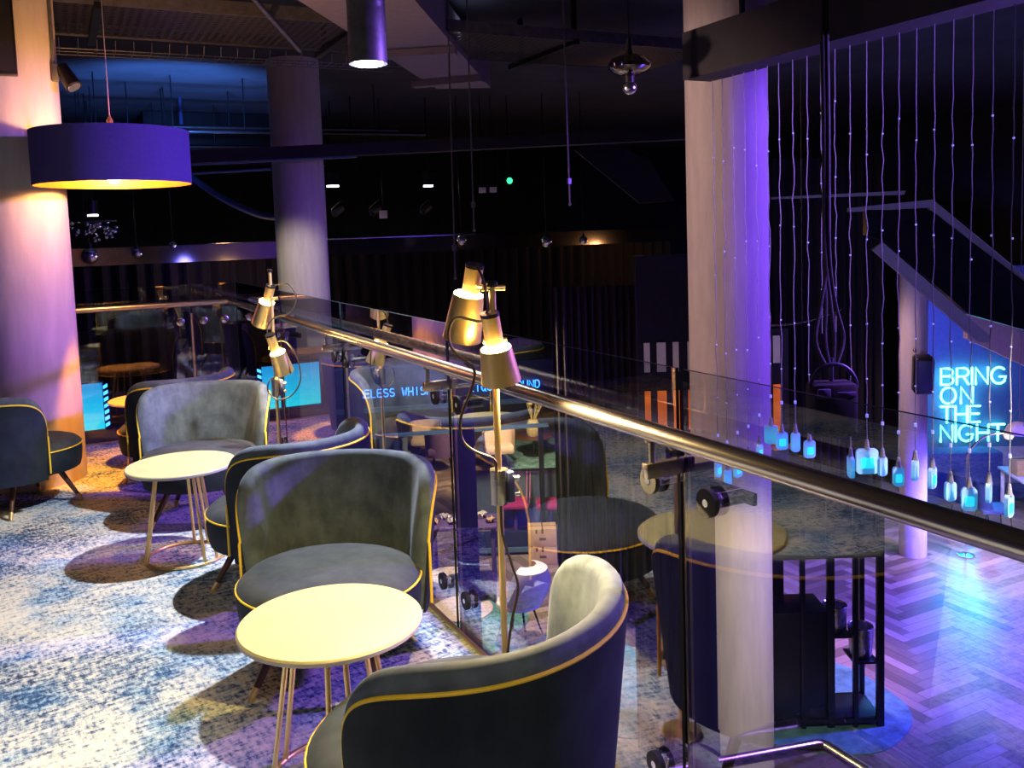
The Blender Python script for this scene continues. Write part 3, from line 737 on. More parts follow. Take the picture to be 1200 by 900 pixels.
# stage light stands on the far balcony
for i, (x, y, l) in enumerate([(4.6, 15.9, 'small moving head light on the far balcony edge, left one'), (5.3, 15.9, 'small moving head light on the far balcony edge, middle one'), (6.3, 15.9, 'small moving head light on the far balcony edge, right one')]):
    t = empty('stage_light', (x, y, 1.56)); tag(t, l, 'stage light', 'stage lights on the far balcony')
    b = MB(); b.cyl((x, y, 1.55), (x, y, 2.05), .015, n=8); b.box((x, y, 1.57), (.22, .2, .03)); adopt(b.build('stand', M['black']), t)
    b = MB(); b.cyl((x - .08, y - .05, 2.06), (x + .1, y + .02, 2.16), .07, .055, 16); adopt(b.build('lamp_body', M['galv']), t)
    b = MB(); b.tube([(x - .1, y, 2.04), (x - .1, y, 2.16), (x + .02, y, 2.26), (x + .1, y, 2.3)], .012, 6); adopt(b.build('yoke', M['chrome']), t)

# ------------------------------------------------------------------ right: beam and string lights
b = MB(); b.prism([(3.96, -1.2, 2.65), (3.96, 5.07, 2.65), (3.96, 5.07, 2.97), (3.96, -1.2, 2.97)], (.24, 0, 0)); struct(b.build('beam', M['dark'], smooth=False), 'long black beam holding the string lights')
for y in (.5, 2.6, 4.6):
    b = MB(); b.cyl((4.08, y, 2.95), (4.08, y, 3.95), .02, n=10); struct(b.build('beam_hanger', M['black']), 'black hanger rod of the beam')
SX = 4.16
ys = [5.0, 4.9, 4.79, 4.68, 4.57, 4.46, 4.36, 4.24, 4.12, 4.01, 3.9, 3.79, 3.67, 3.56, 3.45, 3.34, 3.23, 3.12, 3.01, 2.90, 2.79]
order = ['first', 'second', 'third', 'fourth', 'fifth', 'sixth', 'seventh', 'eighth', 'ninth', 'tenth', 'eleventh', 'twelfth', 'thirteenth', 'fourteenth', 'fifteenth', 'sixteenth', 'seventeenth', 'eighteenth', 'nineteenth', 'twentieth', 'twenty first']
def rounded_plate(b, w, h, th, cz, rz, rcorn, hole=True):
    pts = []
    for cx, cz_, a0 in ((w / 2 - rcorn, h / 2 - rcorn, 0), (-w / 2 + rcorn, h / 2 - rcorn, 90), (-w / 2 + rcorn, -h / 2 + rcorn, 180), (w / 2 - rcorn, -h / 2 + rcorn, 270)):
        for k in range(6):
            a = math.radians(a0 + 90 * k / 5); pts.append((cx + rcorn * math.cos(a), cz_ + rcorn * math.sin(a)))
    c, s = math.cos(rz), math.sin(rz)
    f = [V(x * c + th / 2 * s, x * s - th / 2 * c, z + cz) for x, z in pts]
    b.prism(f, (-th * s, th * c, 0))
rs = random.Random(11)
short = {9, 10}
for i, y in enumerate(ys):
    t = empty('string_light', (SX, y, 2.65))
    tag(t, ('bare light string without a bottle, %s string from the pale column' if i in short else 'light string with a cyan lit bottle, %s string from the pale column') % order[i], 'string light', 'string lights under the black beam')
    zend = .31 if i not in short else .95
    if i < 5: zend = (-.02, -.06, .0, .13, .17)[i]
    zend += rs.uniform(-.03, .05)
    pts = []
    for k in range(25):
        q = k / 24; a = .012 * math.sin(q * PI)
        pts.append((SX + rs.uniform(-a, a) * .6, y + rs.uniform(-a, a) * .6, 2.65 + (zend - 2.65) * q))
    b = MB(); b.tube(pts, .0030, 6); adopt(b.build('cord', M['cord']), t)
    b = MB()
    for q in (.18 + .1 * rs.random(), .42 + .1 * rs.random(), .66 + .08 * rs.random(), .84):
        b.sphere((SX, y, 2.65 + (zend - 2.65) * q), .0058, 8)
    adopt(b.build('led_bead', M['bead']), t)
    if i in short: continue
    rz = math.radians(-27) + rs.uniform(-.5, .9); w = rs.choice([.06, .075, .09]); h = rs.uniform(.095, .13)
    if i == 12: w, h, rz = .125, .15, math.radians(-30)
    if i == 11: rz = math.radians(60); w = .09
    b = MB(); zc = zend - .045 - h / 2
    r_ = .022
    pl = []
    rounded_plate(b, w, h, .02, 0, rz, .022); o = b.build('bottle_body', M['bottle'], loc=(SX, y, zc)); adopt(o, t); 
    b = MB(); b.lathe([(.018, 0), (.013, .02), (.009, .05), (.008, .055)], (SX, y, zc + h / 2 - .003), 12); adopt(b.build('bottle_neck', M['cordpale'] if 'cordpale' in M else M['cord']), t)
    if i % 2 == 0:
        b = MB(); rounded_plate(b, w * .6, h * .42, .024, 0, rz, .008); o = b.build('bottle_glow', M['bottlecore'], loc=(SX, y, zc - .01)); adopt(o, t)
    b = MB(); b.cyl((SX, y, zend + .14), (SX, y, zend + .16), .008, n=8); adopt(b.build('connector', M['bead']), t)
# cable bundle with black equipment bag
t = empty('cable_bundle', (3.78, 3.6, 2.6)); tag(t, 'thick bundle of black cables hanging down from the beam', 'cables')
for k in range(4):
    dx, dy = .015 * math.cos(k * 1.7), .015 * math.sin(k * 1.7); sw = (k - 1.5) * .07
    pts = smooth_path([(3.84 + dx, 3.68 + dy, 2.95), (3.80 + dx, 3.63 + dy, 2.2), (3.77 + dx, 3.60 + dy, 1.5), (3.76 + sw * .5, 3.58, 1.2), (3.75 + sw, 3.56, 1.0), (3.74 + sw * .4, 3.54, .86)], 5)
    b = MB(); b.tube(pts, .010, 8); adopt(b.build('cable', M['rubber']), t)
t = empty('equipment_bag', (3.73, 3.53, .7)); tag(t, 'black box with arched handle hanging behind the glass at the cable ends', 'equipment box')
Mb = Matrix.Translation((3.74, 3.54, 0)) @ Matrix.Rotation(math.radians(-27), 4, 'Z')
b = MB(); b.box((0, 0, .62), (.25, .16, .30), bev=.03, M=Mb); adopt(b.build('box_body', M['blackfab']), t)
b = MB(); b.tube([Mb @ V(.125 * math.cos(a) * (1 if abs(math.cos(a)) < .9 else 1), -.03, .74 + .13 * math.sin(a)) for a in [PI * k / 16 for k in range(17)]], .012, 8); b.cyl((3.745, 3.545, .76), (3.745, 3.545, .9), .012, n=8); adopt(b.build('arched_handle', M['post']), t)
b = MB(); b.box((-.07, -.085, .72), (.07, .02, .05), bev=.004, M=Mb); b.box((.05, -.085, .71), (.1, .02, .03), bev=.004, M=Mb); adopt(b.build('connector_strip', M['plum']), t)
for dx, dy in ((-.03, .01), (.05, -.02)):
    pass
# thin arc of an overhead ring lamp
pts = smooth_path([(6.30, 6.84, .62), (6.45, 6.76, .62), (6.64, 6.66, .64), (6.85, 6.56, .70), (7.0, 6.49, .76)], 6)
b = MB(); b.tube(pts, .009, 8); b.cyl((6.64, 6.66, .64), (6.64, 6.66, 3.9), .004, n=6); tag(b.build('curved_rail', M['steel']), 'thin curved metal rail catching light behind the strings', 'rail')

# angled stair soffits beyond the strings
FW, RT = Vector((.452, .892, 0)), Vector((.892, -.452, 0))
def slab(pts, depth, mat, name, label, kind=None):
    b = MB(); b.prism(pts, FW * depth); o = b.build(name, M[mat], smooth=False)
    return struct(o, label)
slab([(7.89, 8.4, 1.93), (9.34, 7.67, 1.93), (9.36, 7.66, 1.98), (7.89, 8.4, 1.955)], .05, 'paleboard', 'trim_3', 'pale edge of the upper stair flight')
slab([(8.7, 7.95, 1.74), (9.60, 7.53, 1.76), (10.55, 6.95, .74), (10.95, 6.75, .33), (10.95, 6.75, .52), (10.5, 6.98, .98), (9.64, 7.5, 1.86), (8.7, 7.95, 1.79)], .06, 'paleboard', 'stair_stringer', 'pale edged upper stair stringer lit blue')
slab([(8.95, 7.8, 1.27), (10.02, 7.15, .10), (10.15, 7.08, .08), (10.15, 7.08, .17), (9.05, 7.74, 1.36)], .06, 'paleboard', 'stair_stringer', 'lower stair stringer above the loudspeaker')
slab([(8.9, 7.85, 1.45), (9.1, 7.72, 1.36), (9.93, 7.2, .44), (10.53, 6.9, .23), (10.95, 6.7, .10), (10.95, 6.7, .45), (9.62, 7.5, 1.72), (8.9, 7.85, 1.76)], .12, 'black', 'stair_underside', 'dark underside of the stair flight')
slab([(11.38, 8.28, .46), (12.3, 7.78, .15), (12.3, 7.76, -.62), (11.35, 8.26, -.08)], .12, 'beige', 'stair_soffit', 'beige triangular soffit below the stairs')

# neon wall
WD = Vector((.866, -.5, 0)); WN = Vector((-.5, -.866, 0)); W0 = Vector((13.72, 10.49, 0))
def wp(u, z, off=0.0): return W0 + WD * u + WN * off + Vector((0, 0, z))
b = MB(); b.prism([wp(-.6, GZ, -.1), wp(3.6, GZ, -.1), wp(3.6, .75, -.1), wp(-.6, .75, -.1)], -WN * .15); struct(b.build('wall_neon', M['slate'], smooth=False), 'navy wall behind the neon sign')
b = MB(); b.prism([wp(-.2, -2.45, -.09), wp(3.6, -2.45, -.09), wp(3.6, -3.1, -.09), wp(-.2, -3.1, -.09)], WN * .02); struct(b.build('trim_4', M['beige'], smooth=False), 'beige dado band below the neon sign')
b = MB(); b.box((0, 0, 0), (1.3, .5, .9), bev=.04); o = b.build('banquette', M['blueseat'], loc=tuple(wp(.2, GZ + .45, .25)), rz=math.atan2(-.5, .866)); tag(o, 'navy banquette bench along the neon wall', 'bench')
# stroke font
def arc(cx, cy, rx, ry, a0, a1, n=10): return [(cx + rx * math.cos(math.radians(a0 + (a1 - a0) * k / n)), cy + ry * math.sin(math.radians(a0 + (a1 - a0) * k / n))) for k in range(n + 1)]
GL = {'B': [[(0, 0), (0, 1), (.36, 1)] + arc(.36, .76, .26, .24, 90, -90) + [(0, .52)], [(.36, .52)] + arc(.38, .26, .28, .26, 90, -90) + [(0, 0)]],
      'R': [[(0, 0), (0, 1), (.36, 1)] + arc(.36, .74, .26, .26, 90, -90) + [(0, .48)], [(.34, .48), (.62, 0)]],
      'I': [[(.0, 0), (.0, 1)]], 'N': [[(0, 0), (0, 1), (.64, 0), (.64, 1)]],
      'G': [arc(.4, .5, .4, .5, 50, 315, 20) + [(.76, .42), (.44, .42)]], 'O': [arc(.4, .5, .4, .5, 90, 450, 26)],
      'T': [[(0, 1), (.66, 1)], [(.33, 1), (.33, 0)]], 'H': [[(0, 0), (0, 1)], [(0, .5), (.62, .5)], [(.62, 0), (.62, 1)]],
      'E': [[(.54, 0), (0, 0), (0, 1), (.54, 1)], [(0, .52), (.48, .52)]], 'L': [[(0, 1), (0, 0), (.52, 0)]],
      'S': [arc(.3, .75, .28, .25, 40, 270, 12) + arc(.3, .25, .3, .25, 90, -140, 12)], 'W': [[(0, 1), (.22, 0), (.44, .72), (.66, 0), (.88, 1)]],
      'P': [[(0, 0), (0, 1), (.36, 1)] + arc(.36, .73, .26, .27, 90, -90) + [(0, .46)]], 'C': [arc(.4, .5, .4, .5, 45, 315, 18)],
      'A': [[(0, 0), (.34, 1), (.68, 0)], [(.12, .35), (.56, .35)]], 'Q': [arc(.4, .5, .4, .5, 90, 450, 26), [(.5, .22), (.8, -.06)]],
      'U': [[(0, 1), (0, .3)] + arc(.31, .3, .31, .3, 180, 360) + [(.62, 1)]], 'D': [[(0, 0), (0, 1), (.3, 1)] + arc(.3, .5, .36, .5, 90, -90) + [(0, 0)]],
      '&': [[(.7, 0), (.15, .7)] + arc(.32, .8, .18, .2, 200, -30) + [(.1, .35)] + arc(.3, .22, .25, .22, 150, 360)]}
GW = {'I': .0, 'W': .88, 'O': .8, 'G': .8, 'C': .8, 'Q': .8, 'E': .54, 'L': .52, 'S': .6, 'N': .64, 'B': .66, 'R': .62, 'T': .66, 'H': .62, 'P': .62, 'A': .68, 'U': .62, 'D': .66, '&': .7}
def letter(ch, place, r, mat, parent):
    b = MB()
    for st in GL[ch]:
        b.tube([place(x, y) for x, y in st], r, 8)
        for q in (st[0], st[-1]): b.sphere(place(*q), r, 8)
    return b.build('letter', M[mat], parent)
ns = empty('neon_sign'); tag(ns, 'cyan neon wall sign reading BRING ON THE NIGHT', 'neon sign')
for li, word in enumerate(('BRING', 'ON', 'THE', 'NIGHT')):
    h = .285; z0 = -1.30 - .338 * li; tot = sum(GW[c] for c in word); want = {'BRING': 1.12, 'ON': .55, 'THE': .67, 'NIGHT': 1.09}[word]
    sc = .32; gap = (want - tot * sc) / max(1, len(word) - 1); u = 0
    for ch in word:
        letter(ch, lambda x, y, u=u: wp(u + x * sc, z0 + y * h, 0.0), .019, 'neon', ns); u += GW[ch] * sc + gap
b = MB()
for li in range(4):
    for u in (.05, .4): b.cyl(wp(u, -1.16 - .338 * li, -.1), wp(u, -1.16 - .338 * li, -.02), .006, n=6)
b.build('stand_off_pins', M['chrome'], ns)
# loudspeaker on slim column
t = empty('loudspeaker', (10.72, 8.5, -.3)); tag(t, 'black loudspeaker mounted on the slim column left of the neon sign', 'loudspeaker')
Ms = Matrix.Translation((10.74, 8.50, -.55)) @ Matrix.Rotation(math.radians(-40), 4, 'Z') @ Matrix.Rotation(math.radians(6), 4, 'X')
b = MB(); b.box((0, 0, 0), (.26, .26, .54), bev=.05, M=Ms, seg=3); adopt(b.build('speaker_cabinet', M['black']), t)
b = MB(); b.box((0, -.132, 0), (.19, .01, .44), bev=.004, M=Ms); adopt(b.build('speaker_grille', M['navy']), t)
b = MB(); b.cyl((10.86, 8.72, -.5), (10.76, 8.55, -.5), .02, n=8); b.sphere((10.70, 8.6, -.22), .03, 10); adopt(b.build('wall_bracket', M['chrome']), t)
# hanging white pendant and arc lamp over the table on the right
px_, py_, pz_ = 11.36, 7.49, -1.29
t = empty('dome_pendant', (px_, py_, pz_)); tag(t, 'white dome pendant lamp at the right edge over the lower table', 'pendant lamp')
b = MB(); b.lathe([(.02, .16), (.08, .15), (.14, .11), (.17, .04), (.172, .0), (.165, .0), (.135, .1), (.02, .14)], (px_, py_, pz_), 32); adopt(b.build('dome_shade', M['domewhite'] if 'domewhite' in M else M['white']), t)
b = MB(); b.cyl((px_, py_, pz_ + .15), (px_, py_, 3.9), .006, n=6)
for k in range(3): b.cyl((px_, py_, pz_ + .36), (px_ + .13 * math.cos(2.1 * k), py_ + .13 * math.sin(2.1 * k), pz_ + .1), .003, n=5)
adopt(b.build('cord', M['cord']), t)
b = MB(); b.sphere((px_, py_, pz_ + .03), .05, 14); adopt(b.build('bulb', M['soft_led']), t)
pts = smooth_path([(11.55, 8.4, -3.3), (11.55, 8.4, -2.0), (11.57, 8.36, -1.72), (11.7, 8.2, -1.5), (11.85, 8.02, -1.45)], 6)
t = empty('arc_lamp', (11.55, 8.4, GZ)); tag(t, 'small arched lamp with pink globe beside the lower right table', 'lamp')
b = MB(); b.tube(pts, .015, 8); b.lathe([(.12, 0), (.12, .02), (.02, .03)], (11.55, 8.4, GZ), 20); adopt(b.build('arc_stem', M['chrome']), t)
b = MB(); b.sphere((11.88, 7.99, -1.47), .075, 14); adopt(b.build('lamp_globe', M['beige']), t)

# lower dining table at right
def simple_table(cx, cy, w, d, h, rz, label, mat='white', name='dining_table', grp=None):
    t = empty(name, (cx, cy, GZ), rz); tag(t, label, 'table', grp)
    b = MB(); b.box((0, 0, h - .02), (w, d, .04), bev=.006); b.build('table_top', M[mat], t)
    for sx in (-1, 1):
        for sy in (-1, 1):
            b = MB(); b.box((sx * (w / 2 - .06), sy * (d / 2 - .06), (h - .04) / 2), (.05, .05, h - .04), bev=.004); b.build('leg', M[mat], t)
    return t
TZ = GZ + .75
simple_table(13.72, 8.60, 1.6, .8, .75, math.radians(56.7), 'long pale table at the right edge below the neon sign')
b = MB(); b.box((13.72, 8.95, TZ + .13), (.36, .28, .26), rz=math.radians(-30), bev=.01); o = b.build('menu_box', M['card']); tag(o, 'tan box standing on the pale table at the right edge', 'box')
b = MB(); b.box((13.72, 8.95, TZ + .262), (.34, .05, .006), rz=math.radians(-30)); b.build('box_tape', M['tape'], o)
def low_chair(cx, cy, rz, label, mat, grp, z=GZ, sc=1.0):
    t = empty('dining_chair', (cx, cy, z), rz); tag(t, label, 'chair', grp)
    b = MB(); b.box((0, 0, .44 * sc), (.46 * sc, .46 * sc, .07), bev=.025); b.build('seat', M[mat], t)
    b = MB(); rows = []
    for z_ in (.46, .6, .72, .84): rows.append([V(.235 * sc * math.sin(a), -.235 * sc * math.cos(a) - (z_ - .46) * .12, z_ * sc) for a in [math.radians(-62 + 124 * k / 10) for k in range(11)]])
    b.grid(rows); b.grid([[p + V(0, .03, 0) for p in r] for r in rows]); b.build('backrest', M[mat], t)
    for sx in (-1, 1):
        for sy in (-1, 1):
            b = MB(); b.cyl((sx * .17 * sc, sy * .17 * sc, .41 * sc), (sx * .22 * sc, sy * .22 * sc, 0), .013, .010, 8); b.build('leg', M['black'], t)
    return t
gb = 'blue chairs by the right table'
low_chair(12.98, 9.38, math.radians(-123), 'blue dining chair tucked at the near left end of the pale table', 'blueseat', gb)
low_chair(12.62, 8.72, math.radians(-123), 'blue dining chair beside the pale table at the right picture edge', 'blueseat', gb)

# backlit bay seen between curtain and column
t = empty('backlit_shelf', (8.3, 11.3, GZ)); tag(t, 'orange backlit bar bay glimpsed left of the pale column', 'bar shelf')
def frontal(x, y, dx, z0, z1, dep=.05):
    a = Vector((x, y, 0)); p = a + RT * dx
    return [a + V(0, 0, z0), p + V(0, 0, z0), p + V(0, 0, z1), a + V(0, 0, z1)]
b = MB(); b.prism(frontal(8.0, 11.5, 1.5, GZ, 1.2), FW * .2); adopt(b.build('back_panel', M['dark'], smooth=False), t)
for k, dx in enumerate((.1, .30, .55, .78, 1.05)):
    q = Vector((8.0, 11.5, 0)) + RT * dx - FW * .03
    b = MB(); b.prism(frontal(q.x, q.y, .09 + .05 * (k % 2), -1.55, -.92), FW * .02); adopt(b.build('lit_slot', M['orangelit'], smooth=False), t)
    b = MB(); b.prism(frontal(q.x, q.y, .09 + .05 * (k % 2), -.62, -.16), FW * .02); adopt(b.build('pale_slot', M['palelit'], smooth=False), t)
t = empty('backlit_shelf', (9.2, 9.9, GZ)); tag(t, 'orange backlit bar bay with bottles right of the pale column', 'bar shelf')
b = MB(); b.prism(frontal(8.7, 10.15, .85, GZ, .1), FW * .2); adopt(b.build('back_panel', M['dark'], smooth=False), t)
for dx, w in ((.10, .18), (.40, .14), (.62, .1)):
    q = Vector((8.7, 10.15, 0)) + RT * dx - FW * .03
    b = MB(); b.prism(frontal(q.x, q.y, w, -1.7, -.72), FW * .02); adopt(b.build('lit_slot', M['orangelit'], smooth=False), t)
    b = MB(); b.prism(frontal(q.x, q.y, w, -.4, .0), FW * .02); adopt(b.build('pale_slot', M['palelit'], smooth=False), t)
for dx in (.5, .7):
    q = Vector((8.7, 10.15, 0)) + RT * dx - FW * .12
    b = MB(); b.lathe([(.04, 0), (.045, .1), (.04, .18), (.015, .24), (.015, .3)], (q.x, q.y, -1.6), 14); adopt(b.build('bottle', M['gold_in']), t)
b = MB(); b.prism(frontal(8.6, 10.05, .95, -1.66, -1.61), FW * .15); adopt(b.build('shelf', M['tan'], smooth=False), t)

# black shelving rack on the teal rug
t = empty('shelving_rack', (6.39, 6.13, GZ + .017), math.radians(-26.9)); tag(t, 'tall black open shelving rack standing on the teal rug right of the column', 'shelving rack')
for nm, c, s in (('shelf', (0, .25, 2.30), (1.1, .5, .09)), ('shelf', (0, .25, 1.77), (1.1, .5, .15)), ('shelf', (0, .25, .06), (1.1, .5, .05))):
    b = MB(); b.box(c, s, bev=.004); b.build(nm, M['black'], t)
for x in (-.53, -.22, .05, .29, .53):
    b = MB(); b.box((x, .02, 1.17), (.07 if x in (.05, .53) else .045, .05, 2.34), bev=.004); b.build('upright', M['black'], t)
for x in (-.53, .53):
    b = MB(); b.box((x, .48, 1.17), (.05, .05, 2.34), bev=.004); b.build('upright', M['black'], t)
b = MB(); b.box((0, .48, 2.05), (1.06, .02, .5)); b.box((-.40, .46, 1.4), (.26, .02, 1.8)); b.build('back_panel', M['black'], t)
b = MB(); b.box((-.26, .25, .62), (.60, .46, 1.08), bev=.01); b.build('cabinet', M['black'], t)
rw = lambda x, y, z: tuple(Matrix.Translation((6.39, 6.13, GZ + .018)) @ Matrix.Rotation(math.radians(-26.9), 4, 'Z') @ V(x, y, z))
for x, y, z, h, l in ((.19, .30, .85, .26, 'crumpled silver wrapped bin in the middle of the black rack'), (.42, .22, .62, .30, 'crumpled silver wrapped bin at the right end of the black rack')):
    b = MB(); b.lathe([(0, 0), (.085, 0), (.105, .02), (.115, h * .6), (.12, h), (.108, h), (.1, .05), (0, .04)], (0, 0, 0), 22)
    for v in b.bm.verts: v.co += V(rs.uniform(-.008, .008), rs.uniform(-.008, .008), rs.uniform(-.006, .006))
    o = b.build('silver_bin', M['silver'], loc=rw(x, y, z)); tag(o, l, 'bin', 'silver bins on the rack')
    b = MB(); b.tube([(.115 * math.cos(2 * PI * k / 24), .115 * math.sin(2 * PI * k / 24), h) for k in range(24)], .008, 6, True); b.build('bin_rim', M['chrome'], o)
    b = MB(); b.box((x, y, z - .012), (.24, .3, .02)); b.build('shelf', M['black'], t)
def rug(cx, cy, rx, ry, label, mat='teal', seed=0):
    r = random.Random(seed); ph = [r.uniform(0, 6) for _ in range(3)]
    pts = []
    for k in range(64):
        a = 2 * PI * k / 64; f = 1 + .07 * math.sin(2 * a + ph[0]) + .05 * math.sin(3 * a + ph[1]) + .03 * math.sin(5 * a + ph[2])
        pts.append((cx + rx * f * math.cos(a), cy + ry * f * math.sin(a), GZ + .001))
    b = MB(); b.prism(pts, (0, 0, .015)); o = b.build('rug', M[mat]); return tag(o, label, 'rug', 'teal rugs on the lower floor')
rug(6.66, 6.48, .86, .9, 'rounded teal rug under the black shelving rack', seed=1)
rug(5.0, 8.1, .75, 1.2, 'teal rug under the white shell chair below the glass', seed=2)
rug(9.3, 17.2, 1.2, 2.0, 'patterned teal rug below the flower vase', 'patternrug', seed=3)
rug(8.1, 14.8, .9, .8, 'patterned teal rug in front of the slate counter', 'patternrug', seed=5)
rug(4.15, 10.1, .9, .9, 'blue teal rug under the low cream tables', seed=4)
t = empty('bar_stool', (7.0, 6.95, GZ)); tag(t, 'round wooden topped stool behind the black shelving rack', 'stool')
b = MB(); b.lathe([(0, .44), (.17, .44), (.18, .45), (.18, .475), (.17, .485), (0, .485)], (7.0, 6.95, GZ), 32); adopt(b.build('seat', M['tan']), t)
for k in range(4):
    a = PI / 4 + k * PI / 2; b = MB(); b.cyl((7 + .12 * math.cos(a), 6.95 + .12 * math.sin(a), GZ + .44), (7 + .17 * math.cos(a), 6.95 + .17 * math.sin(a), GZ), .012, n=8); adopt(b.build('leg', M['black']), t)

# ------------------------------------------------------------------ lower lounge seen through the left panes
# bar pelmet with the blue lettering
BD = Vector((2.607, -.849, 0)).normalized(); BN = Vector((BD.y, -BD.x, 0))
if BN.y > 0: BN = -BN
B0 = Vector((4.055, 13.382, 0))
def bp(u, z, off=0.0): return B0 + BD * u + BN * off + Vector((0, 0, z))
b = MB(); b.prism([bp(-.42, -1.04, -.06), bp(3.3, -1.04, -.06), bp(3.3, -.42, -.06), bp(-.42, -.42, -.06)], -BN * .3); o = b.build('bar_pelmet', M['navy'], smooth=False); tag(o, 'navy bar pelmet carrying blue lit lettering', 'pelmet')
b = MB(); b.prism([bp(-.42, -1.10, -.1), bp(3.3, -1.10, -.1), bp(3.3, -1.03, -.1), bp(-.42, -1.03, -.1)], BN * .1); b.build('ledge', M['skyrail'], o, smooth=False)
for u in (-.3, 3.2):
    b = MB(); b.prism([bp(u, GZ, -.3), bp(u + .08, GZ, -.3), bp(u + .08, -1.1, -.3), bp(u, -1.1, -.3)], -BN * .08); b.build('support_post', M['navy'], o, smooth=False)
ts = empty('letter_sign'); tag(ts, 'blue lit lettering reading CARELESS WHISPERS along the navy pelmet', 'neon sign')
for i, ch in enumerate('CARELESS WHISPERS & LIQUID SOUND'):
    if ch == ' ': continue
    u = (i - 2) * .0962 + .01; w = max(GW[ch], .001); k = .07 / max(w, .62)
    letter(ch, lambda x, y, u=u, k=k, w=w: bp(u + (x + (.31 - w / 2 if w < .3 else 0)) * k, -.86 + y * .12, .0), .0085, 'neonblue', ts)
# second ledge and bar counter below
b = MB(); b.prism([bp(-.2, -1.40, .5), bp(2.9, -1.40, .5), bp(2.9, -1.36, .5), bp(-.2, -1.36, .5)], -BN * .12); o = b.build('bar_ledge', M['skyrail'], smooth=False); tag(o, 'pale blue ledge under the lettered pelmet', 'ledge')
for u in (-.1, 2.75):
    b = MB(); b.prism([bp(u, GZ, .45), bp(u + .07, GZ, .45), bp(u + .07, -1.40, .45), bp(u, -1.40, .45)], -BN * .07); b.build('support_post', M['black'], o, smooth=False)
# slate divider with magenta seats
t = empty('booth_divider', (6.8, 12.8, GZ)); tag(t, 'slate blue booth divider behind the magenta seats', 'booth')
a0 = Vector((5.85, 13.55, 0))
def run(a, z0, z1, L): return [a + V(0, 0, z0), a + RT * L + V(0, 0, z0), a + RT * L + V(0, 0, z1), a + V(0, 0, z1)]
b = MB(); b.prism(run(a0, GZ, -2.40, 1.9), FW * .12); adopt(b.build('divider_panel', M['slate'], smooth=False), t)
b = MB(); b.prism(run(a0 - FW * .03, -2.40, -2.36, 1.9), FW * .18); adopt(b.build('top_trim', M['plum'], smooth=False), t)
t = empty('booth_plinth', (5.9, 12.3, GZ)); tag(t, 'low navy booth plinth with pale blue kick rail beside the cardboard boxes', 'booth')
a1 = Vector((5.2, 12.38, 0))
b = MB(); b.prism(run(a1, GZ, -2.95, 1.75), FW * .1); adopt(b.build('plinth_panel', M['navy'], smooth=False), t)
b = MB(); b.prism(run(a1 - FW * .04, GZ + .05, GZ + .12, 1.75), FW * .04); adopt(b.build('kick_rail', M['skyrail'], smooth=False), t)
def mag_seat(c, rz, label):
    t = empty('lounge_seat', (c[0], c[1], GZ), rz); tag(t, label, 'chair', 'magenta lounge seats')
    b = MB(); b.box((0, 0, .54), (.44, .44, .10), bev=.04); b.build('seat', M['magenta'], t)
    b = MB(); b.lathe([(.0, 0), (.16, 0), (.16, .02), (.03, .04), (.03, .5), (0, .5)], (0, 0, 0), 20); b.build('pedestal', M['magentadk'] if 'magentadk' in M else M['plum'], t)
    b = MB(); rows = [[V(.19, -.22 + .44 * k / 8, z_) + V(.05 * (z_ - .6), 0, 0) for k in range(9)] for z_ in (.58, .75, .95, 1.05)]
    b.grid(rows); b.grid([[p + V(.05, 0, 0) for p in r] for r in rows]); b.build('backrest', M['magenta'], t)
mag_seat((6.40, 12.75), math.radians(-27), 'magenta lounge seat behind the dimmer box of the near lamp')
mag_seat((6.86, 12.42), math.radians(-27), 'magenta lounge seat above the stacked cardboard boxes')
for k, (z, l) in enumerate(((GZ, 'lower of two stacked cardboard boxes on the herringbone floor'), (GZ + .272, 'upper of two stacked cardboard boxes, its top flaps taped'))):
    b = MB(); b.box((0, 0, .135), (.42, .32, .268), bev=.006); o = b.build('cardboard_box', M['card'], loc=(6.22, 11.52, z + .001), rz=math.radians(-27)); tag(o, l, 'box', 'stacked cardboard boxes')
    b = MB(); b.box((-.09, -.1615, .235), (.025, .004, .06)); b.box((.0, -.1615, .12), (.1, .002, .04)); b.box((.0, -.1615, .235), (.03, .004, .07)); b.build('printed_marks', M['tape'], o)
    b = MB(); b.box((0, 0, .2692), (.42, .02, .002)); b.box((0, .0, .2692), (.02, .32, .002)); b.build('flap_seam', M['tape'], o)
# white shell chair
t = empty('shell_chair', (4.72, 9.4, GZ + .017), math.radians(35)); t.scale = (1.22, 1.22, 1.05); tag(t, 'white shell chair with orange cushion on the teal rug', 'chair')
b = MB(); rows = []
for z_, r_, y_ in ((.42, .18, .0), (.46, .23, -.02), (.58, .26, -.05), (.72, .26, -.08), (.86, .2, -.11), (.90, .10, -.12)):
    rows.append([V(r_ * math.sin(a), y_ - r_ * math.cos(a), z_) for a in [math.radians(-95 + 190 * k / 16) for k in range(17)]])
b.grid(rows); b.grid([[p + V(0, .022, .004) for p in r] for r in rows]); b.build('shell_back', M['white'], t)
b = MB(); b.lathe([(0, .40), (.2, .40), (.23, .42), (.22, .45), (0, .46)], (0, 0, 0), 24); b.build('seat', M['white'], t)
b = MB(); b.lathe([(0, .46), (.17, .46), (.19, .48), (.15, .51), (0, .52)], (0, 0, 0), 24); b.build('cushion', M['orangefab'], t)
for k in range(4):
    a = PI / 4 + k * PI / 2; b = MB(); b.cyl((.13 * math.cos(a), .13 * math.sin(a), .41), (.24 * math.cos(a), .24 * math.sin(a), 0), .012, .009, 8); b.build('leg', M['black'], t)
